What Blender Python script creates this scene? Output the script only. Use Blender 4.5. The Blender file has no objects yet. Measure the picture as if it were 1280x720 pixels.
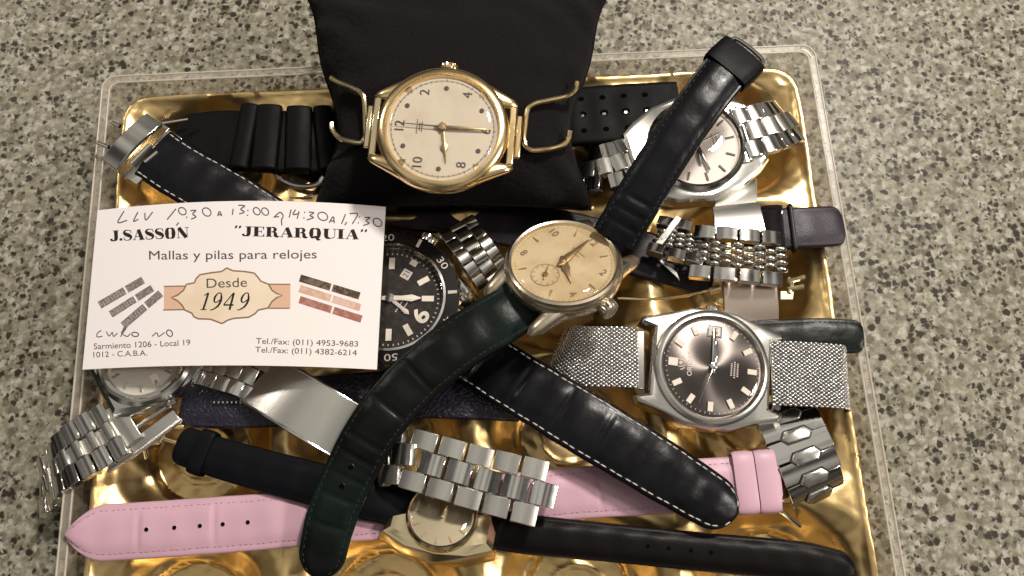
import bpy, bmesh, math, random
from mathutils import Vector, Matrix
random.seed(7)
S = 0.001                       # every helper works in millimetres
sc = bpy.context.scene
COL = sc.collection

# ---------------------------------------------------------------- camera
CAM_F, CAM_T, CAM_D = 1108.0, math.radians(17), 292.0   # focal length in 1280-wide pixels, tilt from straight down, distance
cam_d = bpy.data.cameras.new('camera')
cam_d.sensor_width = 36
cam_d.lens = 36 * CAM_F / 1280
cam_d.clip_start, cam_d.clip_end = 0.005, 50
cam = bpy.data.objects.new('camera', cam_d)
cam.location = (0, -CAM_D * math.sin(CAM_T) * S, CAM_D * math.cos(CAM_T) * S)
cam.rotation_euler = (CAM_T, 0, 0)
COL.objects.link(cam)
sc.camera = cam

# ---------------------------------------------------------------- light
sc.view_settings.view_transform = 'Standard'
sc.view_settings.look = 'None'
sc.view_settings.exposure = 0.0
sc.view_settings.gamma = 1
sc.cycles.use_denoising = True
sc.cycles.max_bounces = 10
sc.cycles.transparent_max_bounces = 16
sc.cycles.sample_clamp_indirect = 6
w = bpy.data.worlds.new('World'); sc.world = w; w.use_nodes = True
wn = w.node_tree.nodes; wl = w.node_tree.links
bg = wn['Background']
tc = wn.new('ShaderNodeTexCoord'); sep = wn.new('ShaderNodeSeparateXYZ')
wr = wn.new('ShaderNodeValToRGB')
wl.new(tc.outputs['Generated'], sep.inputs[0]); wl.new(sep.outputs['Z'], wr.inputs[0])
wr.color_ramp.elements[0].position = 0.0; wr.color_ramp.elements[0].color = (0.02, 0.017, 0.014, 1)
wr.color_ramp.elements[1].position = 1.0; wr.color_ramp.elements[1].color = (0.44, 0.42, 0.38, 1)
for pos, c in ((0.2, (0.07, 0.06, 0.05, 1)), (0.55, (0.24, 0.22, 0.195, 1)), (0.85, (0.40, 0.38, 0.34, 1))):
    e = wr.color_ramp.elements.new(pos); e.color = c
# unseen room: noise patches of light and dark, added for varied metal reflections
nz = wn.new('ShaderNodeTexNoise'); nz.inputs['Scale'].default_value = 3.4; nz.inputs['Detail'].default_value = 1.5
nr = wn.new('ShaderNodeMapRange'); nr.inputs[1].default_value = .42; nr.inputs[2].default_value = .60; nr.inputs[3].default_value = .18; nr.inputs[4].default_value = 1.7
wm = wn.new('ShaderNodeMix'); wm.data_type = 'RGBA'; wm.blend_type = 'MULTIPLY'; wm.inputs[0].default_value = 1
wl.new(tc.outputs['Generated'], nz.inputs['Vector']); wl.new(nz.outputs[0], nr.inputs[0])
wl.new(wr.outputs[0], wm.inputs[6]); wl.new(nr.outputs[0], wm.inputs[7]); wl.new(wm.outputs[2], bg.inputs[0])
bg.inputs[1].default_value = 0.74

def area(name, loc, target, size, power, color):
    l = bpy.data.lights.new(name, 'AREA'); l.shape = 'DISK'; l.size = size; l.energy = power; l.color = color
    o = bpy.data.objects.new(name, l); o.location = loc
    o.rotation_euler = (Vector(target) - Vector(loc)).to_track_quat('-Z', 'Y').to_euler()
    COL.objects.link(o); return o
area('ceiling_lamp', (0.36, 0.50, 0.95), (0.0, 0, 0), 0.13, 11.0, (1.0, 0.93, 0.85))
area('back_left_fill', (-0.75, 0.55, 0.75), (0, 0, 0), 0.12, 1.3, (1.0, 0.92, 0.83))  # unseen light added at back left for contrast and glints in the metal
area('side_fill', (0.9, -0.10, 0.8), (0.05, 0, 0), 0.16, 6.0, (1.0, 0.93, 0.85))  # added fill light from the right, no source in view

# ---------------------------------------------------------------- pixel helper: the point at height z on the sight line of photo pixel (px, py)
def P(px, py, z):
    c = Vector((0, -CAM_D * math.sin(CAM_T), CAM_D * math.cos(CAM_T)))
    d = Vector((0, math.sin(CAM_T), -math.cos(CAM_T))) * CAM_F + Vector((px - 640, 0, 0)) \
        + Vector((0, math.cos(CAM_T), math.sin(CAM_T))) * (360 - py)
    return c + d * ((z - c.z) / d.z)

# ---------------------------------------------------------------- materials
def mat(name, color=(.5, .5, .5), rough=.4, metal=0.0, spec=.5, coat=0.0, bump=None, mix=None, aniso=0.0, sheen=0.0):
    """bump: (kind, scale, strength, distance_mm); mix: (noise scale, second colour, low, high) a worn second colour"""
    m = bpy.data.materials.new(name); m.use_nodes = True
    N, L = m.node_tree.nodes, m.node_tree.links
    b = N['Principled BSDF']
    b.inputs['Base Color'].default_value = (*color, 1)
    b.inputs['Roughness'].default_value = rough
    b.inputs['Metallic'].default_value = metal
    b.inputs['Specular IOR Level'].default_value = spec
    b.inputs['Coat Weight'].default_value = coat
    b.inputs['Sheen Weight'].default_value = sheen
    b.inputs['Anisotropic'].default_value = aniso
    t = N.new('ShaderNodeTexCoord')
    if aniso:
        tg = N.new('ShaderNodeTangent'); tg.direction_type = 'RADIAL'; tg.axis = 'Z'
        L.new(tg.outputs[0], b.inputs['Tangent'])
    if bump:
        kind, scale, strength, dist = bump
        bp = N.new('ShaderNodeBump'); bp.inputs['Strength'].default_value = strength
        bp.inputs['Distance'].default_value = dist * S
        if kind == 'noise':
            n = N.new('ShaderNodeTexNoise'); n.inputs['Scale'].default_value = scale; n.inputs['Detail'].default_value = 5
            L.new(t.outputs['Object'], n.inputs['Vector']); L.new(n.outputs[0], bp.inputs['Height'])
        elif kind == 'leather':
            n = N.new('ShaderNodeTexVoronoi'); n.feature = 'DISTANCE_TO_EDGE'; n.inputs['Scale'].default_value = scale
            n2 = N.new('ShaderNodeTexNoise'); n2.inputs['Scale'].default_value = scale * .25; n2.inputs['Detail'].default_value = 6
            mm = N.new('ShaderNodeMath'); mm.operation = 'MULTIPLY_ADD'; mm.inputs[1].default_value = 1.3
            mr = N.new('ShaderNodeMapRange'); mr.inputs[2].default_value = .25
            L.new(t.outputs['Object'], n.inputs['Vector']); L.new(t.outputs['Object'], n2.inputs['Vector'])
            L.new(n.outputs['Distance'], mr.inputs[0]); L.new(n2.outputs[0], mm.inputs[0]); L.new(mr.outputs[0], mm.inputs[2])
            L.new(mm.outputs[0], bp.inputs['Height'])
        elif kind == 'brush':
            mp = N.new('ShaderNodeMapping'); mp.inputs['Scale'].default_value = (scale, scale * .03, scale)
            n = N.new('ShaderNodeTexNoise'); n.inputs['Scale'].default_value = 1; n.inputs['Detail'].default_value = 3
            L.new(t.outputs['Object'], mp.inputs[0]); L.new(mp.outputs[0], n.inputs['Vector']); L.new(n.outputs[0], bp.inputs['Height'])
        L.new(bp.outputs[0], b.inputs['Normal'])
        if kind != 'brush':
            rr = N.new('ShaderNodeMapRange'); rr.inputs[3].default_value = max(.02, rough - .1); rr.inputs[4].default_value = min(1, rough + .12)
            n3 = N.new('ShaderNodeTexNoise'); n3.inputs['Scale'].default_value = 140; n3.inputs['Detail'].default_value = 4
            L.new(t.outputs['Object'], n3.inputs['Vector']); L.new(n3.outputs[0], rr.inputs[0]); L.new(rr.outputs[0], b.inputs['Roughness'])
    if mix:
        scale, c2, lo, hi = mix
        n = N.new('ShaderNodeTexNoise'); n.inputs['Scale'].default_value = scale; n.inputs['Detail'].default_value = 6
        mr = N.new('ShaderNodeMapRange'); mr.inputs[1].default_value = lo; mr.inputs[2].default_value = hi
        mx = N.new('ShaderNodeMix'); mx.data_type = 'RGBA'
        mx.inputs[6].default_value = (*color, 1); mx.inputs[7].default_value = (*c2, 1)
        L.new(t.outputs['Object'], n.inputs['Vector']); L.new(n.outputs[0], mr.inputs[0]); L.new(mr.outputs[0], mx.inputs[0])
        L.new(mx.outputs[2], b.inputs['Base Color'])
    return m

def clear_mat(name, ior, rough, tint=(1, 1, 1), body=0.0, bodycol=(.7, .65, .55)):
    m = bpy.data.materials.new(name); m.use_nodes = True
    N, L = m.node_tree.nodes, m.node_tree.links
    N.remove(N['Principled BSDF']); out = N['Material Output']
    tr = N.new('ShaderNodeBsdfTransparent'); tr.inputs[0].default_value = (*tint, 1)
    gl = N.new('ShaderNodeBsdfGlossy'); gl.inputs['Roughness'].default_value = rough
    lw = N.new('ShaderNodeLayerWeight'); pw = N.new('ShaderNodeMath'); pw.operation = 'POWER'; pw.inputs[1].default_value = 4.5
    lw.inputs[0].default_value = .5
    f0 = ((ior - 1) / (ior + 1)) ** 2; ma = N.new('ShaderNodeMath'); ma.operation = 'MULTIPLY_ADD'
    ma.inputs[1].default_value = 1 - f0; ma.inputs[2].default_value = f0
    L.new(lw.outputs['Facing'], pw.inputs[0]); L.new(pw.outputs[0], ma.inputs[0]); fr = ma
    mx = N.new('ShaderNodeMixShader')
    L.new(fr.outputs[0], mx.inputs[0]); L.new(tr.outputs[0], mx.inputs[1]); L.new(gl.outputs[0], mx.inputs[2])
    last = mx
    if body:
        df = N.new('ShaderNodeBsdfDiffuse'); df.inputs[0].default_value = (*bodycol, 1)
        m2 = N.new('ShaderNodeMixShader'); m2.inputs[0].default_value = body
        L.new(mx.outputs[0], m2.inputs[1]); L.new(df.outputs[0], m2.inputs[2]); last = m2
    L.new(last.outputs[0], out.inputs[0])
    return m

def granite_mat():
    m = bpy.data.materials.new('granite'); m.use_nodes = True
    N, L = m.node_tree.nodes, m.node_tree.links
    b = N['Principled BSDF']; t = N.new('ShaderNodeTexCoord')
    def noise_at(scale, detail, off, rough=.55):
        mp = N.new('ShaderNodeMapping'); mp.inputs['Location'].default_value = off; L.new(t.outputs['Object'], mp.inputs[0])
        n = N.new('ShaderNodeTexNoise'); n.inputs['Scale'].default_value = scale; n.inputs['Detail'].default_value = detail
        n.inputs['Roughness'].default_value = rough; n.inputs['Distortion'].default_value = .3; L.new(mp.outputs[0], n.inputs['Vector']); return n
    def ramp(src, stops):
        r = N.new('ShaderNodeValToRGB'); el = r.color_ramp.elements
        el[0].position, el[0].color = stops[0][0], (*stops[0][1], 1)
        el[1].position, el[1].color = stops[-1][0], (*stops[-1][1], 1)
        for p, c in stops[1:-1]: e = el.new(p); e.color = (*c, 1)
        L.new(src, r.inputs[0]); return r
    def mix(fac, a, bb, mode='MIX'):
        x = N.new('ShaderNodeMix'); x.data_type = 'RGBA'; x.blend_type = mode
        for sock, q in ((0, fac), (6, a), (7, bb)):
            if hasattr(q, 'is_linked'): L.new(q, x.inputs[sock])
            elif isinstance(q, tuple): x.inputs[sock].default_value = (*q, 1)
            else: x.inputs[sock].default_value = q
        return x.outputs[2]
    def fac(src, lo, hi, top_=1.0):
        m_ = N.new('ShaderNodeMapRange'); m_.inputs[1].default_value = lo; m_.inputs[2].default_value = hi; m_.inputs[4].default_value = top_
        L.new(src, m_.inputs[0]); return m_.outputs[0]
    g1 = noise_at(360, 4, (0, 0, 0))            # cream, tan and olive grains
    base = ramp(g1.outputs[0], [(.28, (.115, .105, .070)), (.42, (.205, .187, .134)), (.50, (.272, .25, .186)), (.58, (.32, .30, .236)), (.72, (.48, .455, .395))])
    c = base.outputs[0]
    g2 = noise_at(420, 3, (.31, .17, .2))       # grey quartz
    c = mix(fac(g2.outputs[0], .50, .62, .70), c, (.165, .155, .12))
    g5 = noise_at(150, 2, (.7, .4, .1))
    c = mix(fac(g5.outputs[0], .56, .70, .35), c, (.26, .215, .145))
    wob = noise_at(620, 3, (.3, .3, .9))            # black mica: ragged separate flecks, thicker in some places
    sc_ = N.new('ShaderNodeVectorMath'); sc_.operation = 'SCALE'; sc_.inputs['Scale'].default_value = .0026
    av = N.new('ShaderNodeVectorMath'); av.operation = 'ADD'
    L.new(wob.outputs['Color'], sc_.inputs[0]); L.new(t.outputs['Object'], av.inputs[0]); L.new(sc_.outputs[0], av.inputs[1])
    clus = noise_at(70, 2, (.9, .1, .5))
    def flecks(scale, r0, r1, p_lo, p_hi, col, top_, c):
        v = N.new('ShaderNodeTexVoronoi'); v.inputs['Scale'].default_value = scale; L.new(av.outputs[0], v.inputs['Vector'])
        sp = N.new('ShaderNodeSeparateColor'); L.new(v.outputs['Color'], sp.inputs[0])
        pr = N.new('ShaderNodeMapRange'); pr.inputs[1].default_value = .35; pr.inputs[2].default_value = .65; pr.inputs[3].default_value = p_lo; pr.inputs[4].default_value = p_hi
        L.new(clus.outputs[0], pr.inputs[0])
        lt = N.new('ShaderNodeMath'); lt.operation = 'LESS_THAN'; L.new(sp.outputs[0], lt.inputs[0]); L.new(pr.outputs[0], lt.inputs[1])
        dd = N.new('ShaderNodeMath'); dd.operation = 'MULTIPLY_ADD'; dd.inputs[1].default_value = .28; L.new(sp.outputs[1], dd.inputs[0]); L.new(v.outputs['Distance'], dd.inputs[2])
        f_ = fac(dd.outputs[0], r1, r0, top_)
        ml = N.new('ShaderNodeMath'); ml.operation = 'MULTIPLY'; L.new(f_, ml.inputs[0]); L.new(lt.outputs[0], ml.inputs[1])
        return mix(ml.outputs[0], c, col)
    c = flecks(300, .46, .66, .22, .50, (.115, .098, .068), .8, c)
    c = flecks(460, .50, .74, .14, .36, (.50, .47, .41), .55, c)
    c = flecks(400, .44, .62, .22, .62, (.024, .019, .013), .96, c)
    c = flecks(640, .44, .66, .16, .44, (.040, .033, .024), .85, c)
    L.new(c, b.inputs['Base Color'])
    b.inputs['Roughness'].default_value = .38; b.inputs['Specular IOR Level'].default_value = .14
    return m

M = {}
M['granite'] = granite_mat()
M['gold_foil'] = mat('gold_foil', (.74, .53, .245), .31, 1.0, bump=('noise', 70, .25, 1.0))
M['gold'] = mat('gold', (.93, .70, .38), .20, 1.0, bump=('noise', 300, .12, .15))
M['gold_pale'] = mat('gold_pale', (.80, .67, .43), .18, 1.0, bump=('noise', 300, .12, .15))
M['worn'] = mat('worn_plate', (.74, .66, .54), .26, 1.0, bump=('noise', 260, .2, .2), mix=(120, (.62, .50, .34), .45, .7))
M['steel'] = mat('steel', (.72, .70, .66), .11, 1.0, bump=('noise', 300, .08, .12))
M['satin'] = mat('satin_steel', (.66, .64, .59), .25, 1.0, bump=('brush', 9000, .25, .05))
M['dark_steel'] = mat('dark_steel', (.42, .40, .37), .24, 1.0)
M['mesh_steel'] = mat('mesh_steel', (.88, .86, .83), .16, 1.0)
M['black'] = mat('black', (.006, .006, .006), .5)
M['leather'] = mat('black_leather', (.004, .004, .005), .46, spec=.10, bump=('leather', 900, .22, .06))
M['leather_shiny'] = mat('shiny_leather', (.0042, .004, .0055), .27, spec=.21, bump=('noise', 190, .3, .6))
M['leather_green'] = mat('dark_green_leather', (.0032, .004, .0036), .32, spec=.19, bump=('noise', 230, .35, .5), mix=(30, (.006, .014, .011), .42, .62))
M['leather_navy'] = mat('navy_leather', (.0036, .0038, .0055), .46, spec=.10, bump=('leather', 900, .2, .05))
M['leather_brown'] = mat('dark_brown_leather', (.006, .0045, .0045), .36, spec=.09, bump=('leather', 900, .2, .05))
M['leather_plum'] = mat('plum_leather', (.017, .010, .018), .42, spec=.35, bump=('leather', 1100, .25, .06), mix=(60, (.032, .021, .028), .45, .7))
M['pink'] = mat('pink_leather', (.57, .345, .42), .42, spec=.45, bump=('leather', 1100, .2, .04), mix=(60, (.49, .31, .37), .48, .78))
M['pink_stitch'] = mat('pink_thread', (.42, .25, .33), .7)
M['stitch'] = mat('white_thread', (.55, .52, .47), .7)
M['dark_stitch'] = mat('dark_thread', (.02, .02, .02), .7)
M['rubber'] = mat('black_rubber', (.004, .004, .004), .52, spec=.09, bump=('noise', 900, .2, .1))
M['hole'] = mat('hole_dark', (.004, .003, .003), .9, spec=0)
M['cloth'] = mat('black_cloth', (.010, .009, .0095), .95, spec=.05, sheen=.03, bump=('noise', 700, 1.0, .5), mix=(1300, (.075, .07, .066), .71, .80))
M['card'] = mat('card_stock', (.81, .755, .74), .5, spec=.25, bump=('noise', 1500, .06, .04))
M['ink'] = mat('ink', (.018, .014, .013), .55, spec=.2)
M['ink_grey'] = mat('grey_ink', (.085, .07, .065), .6, spec=.2)
M['pencil'] = mat('pen_ink', (.10, .095, .125), .5, spec=.2)
M['plaque'] = mat('plaque_print', (.70, .56, .41), .5, spec=.2, mix=(40, (.78, .67, .53), .4, .6))
M['banner'] = mat('banner_print', (.66, .42, .29), .5, spec=.2)
M['brownline'] = mat('brown_print', (.24, .14, .09), .55, spec=.2)
M['print_grey'] = mat('grey_print', (.16, .13, .12), .55, spec=.2, mix=(1500, (.30, .26, .24), .45, .6))
M['print_brown'] = mat('dark_brown_print', (.07, .045, .03), .55, spec=.2, mix=(900, (.17, .12, .09), .45, .6))
M['print_peach'] = mat('peach_print', (.58, .36, .27), .55, spec=.2, mix=(700, (.66, .46, .37), .45, .6))
M['print_red'] = mat('red_brown_print', (.32, .13, .10), .55, spec=.2, mix=(700, (.42, .21, .17), .45, .6))
M['dial_cream'] = mat('cream_dial', (.58, .50, .385), .42, spec=.3, bump=('noise', 600, .1, .05), mix=(150, (.52, .43, .32), .5, .75))
M['dial_aged'] = mat('aged_dial', (.56, .44, .26), .5, spec=.3, bump=('noise', 600, .15, .05), mix=(130, (.45, .32, .17), .42, .72))
M['dial_grey'] = mat('sunburst_dial', (.105, .088, .080), .28, .8, aniso=.92)
M['dial_black'] = mat('black_dial', (.012, .009, .008), .45, spec=.15, mix=(500, (.03, .022, .018), .4, .6))
M['dial_silver'] = mat('silver_dial', (.76, .66, .58), .45, .0)
M['dial_white'] = mat('white_dial', (.62, .58, .50), .38, .3)
M['dial_champ'] = mat('champagne_dial', (.32, .27, .18), .36, .5)
M['bezel_black'] = mat('black_bezel', (.006, .005, .005), .25, spec=.25)
M['lume'] = mat('lume', (.72, .64, .54), .5)
M['print_dark'] = mat('dial_print', (.06, .045, .035), .5)
M['print_tan'] = mat('tan_print', (.25, .16, .08), .5)
M['print_light'] = mat('pale_print', (.55, .47, .42), .5)
M['brass'] = mat('aged_brass', (.36, .25, .12), .35, .8)
M['crystal'] = clear_mat('crystal', 1.42, .02)
M['clear'] = clear_mat('clear_plastic', 1.4, .2, tint=(.95, .93, .89), body=.19, bodycol=(.62, .54, .42))
M['clear_rim'] = clear_mat('clear_rim', 1.4, .25, tint=(.95, .93, .90), body=.26, bodycol=(.66, .60, .50))
M['clear_bead'] = clear_mat('clear_bead', 1.5, .18, tint=(.9, .88, .84), body=.5, bodycol=(.74, .68, .58))
M['clear_dark'] = clear_mat('clear_loop', 1.5, .05, tint=(.35, .30, .33), body=.12, bodycol=(.05, .04, .05))

# ---------------------------------------------------------------- mesh builder
class MB:
    def __init__(s): s.v = []; s.f = []; s.m = []
    def add(s, verts, faces, mi=0, X=None):
        o = len(s.v)
        s.v += [(X @ Vector(p)) if X is not None else Vector(p) for p in verts]
        s.f += [tuple(i + o for i in f) for f in faces]; s.m += [mi] * len(faces)
    def box(s, c, size, mi=0, X=None):
        a, b, d = size[0] / 2, size[1] / 2, size[2] / 2
        vs = [(c[0] + i * a, c[1] + j * b, c[2] + k * d) for i in (-1, 1) for j in (-1, 1) for k in (-1, 1)]
        s.add(vs, [(0, 1, 3, 2), (4, 6, 7, 5), (0, 4, 5, 1), (2, 3, 7, 6), (0, 2, 6, 4), (1, 5, 7, 3)], mi, X)
    def lathe(s, prof, n=72, mi=0, X=None, close=False, sx=1.0, sy=1.0, cap=False):
        vs = []; fs = []
        for r, z in prof:
            for i in range(n):
                a = 2 * math.pi * i / n; vs.append((r * math.cos(a) * sx, r * math.sin(a) * sy, z))
        k = len(prof)
        for j in range(k if close else k - 1):
            for i in range(n):
                a, b = j * n + i, j * n + (i + 1) % n
                c, d = ((j + 1) % k) * n + (i + 1) % n, ((j + 1) % k) * n + i
                fs.append((a, b, c, d))
        if not close and cap:
            if prof[0][0] > 1e-6: fs.append(tuple(reversed(range(n))))
            if prof[-1][0] > 1e-6: fs.append(tuple((k - 1) * n + i for i in range(n)))
        s.add(vs, fs, mi, X)
    def prism(s, out, z0, z1, mi=0, X=None, bev=0.0):
        """outline (counter-clockwise) extruded, its top edge chamfered inward by bev"""
        n = len(out)
        cx = sum(p[0] for p in out) / n; cy = sum(p[1] for p in out) / n
        def inset(d):
            r = []
            for i in range(n):
                a, b, c = Vector(out[i - 1][:2]), Vector(out[i][:2]), Vector(out[(i + 1) % n][:2])
                e1 = (b - a); e2 = (c - b)
                n1 = Vector((-e1.y, e1.x)); n2 = Vector((-e2.y, e2.x))
                nn = (n1.normalized() if n1.length else n1) + (n2.normalized() if n2.length else n2)
                if nn.length < 1e-6: nn = n1
                nn.normalize(); r.append((b + nn * d))
            return r
        rings = [(out, z0)]
        if bev:
            rings += [(out, z1 - bev), (inset(bev * .35), z1 - bev * .3), (inset(bev), z1)]
        else: rings.append((out, z1))
        vs = []; fs = []
        for o, z in rings: vs += [(p[0], p[1], z) for p in o]
        for j in range(len(rings) - 1):
            for i in range(n):
                fs.append((j * n + i, j * n + (i + 1) % n, (j + 1) * n + (i + 1) % n, (j + 1) * n + i))
        fs.append(tuple(reversed(range(n)))); fs.append(tuple((len(rings) - 1) * n + i for i in range(n)))
        s.add(vs, fs, mi, X)
    def ellipsoid(s, c, ax, mi=0, nu=8, nv=5, X=None):
        """ax: three half-axis vectors"""
        vs = [Vector(c) + ax[2], Vector(c) - ax[2]]; fs = []
        for j in range(1, nv):
            t = math.pi * j / nv
            for i in range(nu):
                a = 2 * math.pi * i / nu
                vs.append(Vector(c) + ax[0] * math.sin(t) * math.cos(a) + ax[1] * math.sin(t) * math.sin(a) + ax[2] * math.cos(t))
        for i in range(nu):
            fs.append((0, 2 + i, 2 + (i + 1) % nu)); b = 2 + (nv - 2) * nu
            fs.append((1, b + (i + 1) % nu, b + i))
        for j in range(nv - 2):
            for i in range(nu):
                a = 2 + j * nu
                fs.append((a + i, a + nu + i, a + nu + (i + 1) % nu, a + (i + 1) % nu))
        s.add(vs, fs, mi, X)
    def sweep(s, st, mi=0, n=12, power=2.0, X=None, cap=True, closed=False):
        """st: stations (pos, side, normal, half width, half height); superellipse section"""
        vs = []; fs = []
        for p, sd, nm, hw, hh in st:
            for i in range(n):
                a = 2 * math.pi * (i + .5) / n; c, q = math.cos(a), math.sin(a)
                vs.append(Vector(p) + Vector(sd) * (hw * math.copysign(abs(c) ** (2 / power), c)) + Vector(nm) * (hh * math.copysign(abs(q) ** (2 / power), q)))
        k = len(st)
        for j in range(k if closed else k - 1):
            for i in range(n):
                jj = (j + 1) % k
                fs.append((j * n + i, j * n + (i + 1) % n, jj * n + (i + 1) % n, jj * n + i))
        if cap and not closed:
            fs.append(tuple(reversed(range(n)))); fs.append(tuple((k - 1) * n + i for i in range(n)))
        s.add(vs, fs, mi, X)
    def tube(s, pts, r, mi=0, n=10, X=None, smooth=True, closed=False, rr=None):
        st = path(pts, .8, closed) if smooth else None
        pos = [q for q, _ in st] if smooth else [Vector(p) for p in pts]
        fr = frames(pos, closed=closed)
        L = len(pos)
        s.sweep([(p, sd, nm, (rr(i / (L - 1)) if rr else r), (rr(i / (L - 1)) if rr else r)) for i, (p, t, sd, nm) in enumerate(fr)], mi, n, 2.0, X, True, closed)
    def flat(s, pts, z, mi=0, X=None):
        s.add([(p[0], p[1], z) for p in pts], [tuple(range(len(pts)))], mi, X)
    def strip(s, pts, ws, z, mi=0, X=None):
        """flat ribbon stroke in the xy plane with a width at each point"""
        n = len(pts); vs = []
        for i in range(n):
            a = Vector(pts[max(0, i - 1)][:2]); b = Vector(pts[min(n - 1, i + 1)][:2]); d = b - a
            d = d.normalized() if d.length > 1e-9 else Vector((1, 0)); q = Vector((-d.y, d.x)) * (ws[i] / 2)
            c = Vector(pts[i][:2]); vs += [(c.x - q.x, c.y - q.y, z), (c.x + q.x, c.y + q.y, z)]
        s.add(vs, [(2 * i, 2 * i + 2, 2 * i + 3, 2 * i + 1) for i in range(n - 1)], mi, X)

def path(pts, step=1.0, closed=False):
    """Catmull-Rom through pts, even steps; returns [(pos, u)], u the fractional control index"""
    pts = [Vector(p) for p in pts]; n = len(pts); raw = []
    segs = n if closed else n - 1
    for i in range(segs):
        g = (lambda k: pts[k % n]) if closed else (lambda k: pts[min(max(k, 0), n - 1)])
        p0, p1, p2, p3 = g(i - 1), g(i), g(i + 1), g(i + 2)
        if not closed and i == 0: p0 = p1 * 2 - p2
        if not closed and i == n - 2: p3 = p2 * 2 - p1
        for k in range(24):
            t = k / 24; t2, t3 = t * t, t * t * t
            raw.append((.5 * ((2 * p1) + (p2 - p0) * t + (2 * p0 - 5 * p1 + 4 * p2 - p3) * t2 + (3 * p1 - p0 - 3 * p2 + p3) * t3), i + t))
    raw.append((pts[0] if closed else pts[-1], float(segs)))
    L = [0]
    for a, b in zip(raw, raw[1:]): L.append(L[-1] + (b[0] - a[0]).length)
    cnt = max(2, int(round(L[-1] / step))); out = []; j = 0
    for i in range(cnt if closed else cnt + 1):
        d = L[-1] * i / cnt
        while j < len(raw) - 2 and L[j + 1] < d: j += 1
        f = (d - L[j]) / max(1e-9, L[j + 1] - L[j]); f = min(1, max(0, f))
        out.append((raw[j][0].lerp(raw[j + 1][0], f), raw[j][1] + (raw[j + 1][1] - raw[j][1]) * f))
    return out

def frames(pos, up=(0, 0, 1), closed=False, rolls=None):
    n = len(pos); out = []; prev = None
    for i in range(n):
        a = pos[(i - 1) % n] if closed else pos[max(0, i - 1)]
        b = pos[(i + 1) % n] if closed else pos[min(n - 1, i + 1)]
        t = (b - a).normalized(); u = Vector(up)
        sd = u.cross(t)
        if sd.length < .15 and prev is not None: sd = prev - t * prev.dot(t)
        elif sd.length < .05: sd = Vector((0, 1, 0)).cross(t)
        sd.normalize()
        if prev is not None and sd.dot(prev) < 0: sd = -sd
        prev = sd; nm = t.cross(sd)
        if rolls:
            r = rolls[i]; sd, nm = sd * math.cos(r) + nm * math.sin(r), nm * math.cos(r) - sd * math.sin(r)
        out.append((pos[i], t, sd, nm))
    return out

def lerp_list(a, u):
    if not isinstance(a, (list, tuple)): return a
    i = min(int(u), len(a) - 2); f = min(1, max(0, u - i)); return a[i] * (1 - f) + a[i + 1] * f

# ---------------------------------------------------------------- objects
INV = {}
def thing(name, label, cat, M4=None, group=None):
    """an Empty at the thing's base; M4 in millimetres"""
    o = bpy.data.objects.new(name, None); COL.objects.link(o); o.empty_display_size = .005
    M4 = M4 or Matrix.Identity(4)
    Mm = M4.copy(); Mm.translation = M4.translation * S; o.matrix_world = Mm
    o['label'] = label; o['category'] = cat
    if group: o['group'] = group
    INV[o.name] = M4.inverted(); return o
def at(px, py, z): return Matrix.Translation(P(px, py, z))
def obj(name, mb, mats, parent=None, world=False, bevel=0, sharp=35, label=None, seg=2, flat=False):
    """links a builder as one mesh; world=True: its points are world millimetres, turned into the thing's own space"""
    me = bpy.data.meshes.new(name)
    vs = mb.v
    if parent is not None and world: X = INV[parent.name]; vs = [X @ p for p in vs]
    me.from_pydata([tuple(p * S) for p in vs], [], mb.f)
    if not isinstance(mats, (list, tuple)): mats = [mats]
    for m in mats: me.materials.append(M[m] if isinstance(m, str) else m)
    me.polygons.foreach_set('material_index', mb.m)
    me.polygons.foreach_set('use_smooth', [True] * len(mb.f))
    if not flat:
        bm = bmesh.new(); bm.from_mesh(me); bmesh.ops.recalc_face_normals(bm, faces=bm.faces); bm.to_mesh(me); bm.free()
    me.update(); me.set_sharp_from_angle(angle=math.radians(sharp))
    o = bpy.data.objects.new(name, me); COL.objects.link(o)
    if parent is not None: o.parent = parent; INV[o.name] = INV[parent.name]
    if bevel:
        b = o.modifiers.new('bevel', 'BEVEL'); b.width = bevel * S; b.segments = seg; b.limit_method = 'ANGLE'; b.angle_limit = math.radians(40)
        b.harden_normals = False
    if label: o['label'] = label
    return o
def top(o, label, cat, group=None, kind=None):
    if kind: o['kind'] = kind
    else:
        o['label'] = label; o['category'] = cat
        if group: o['group'] = group
    return o

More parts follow.
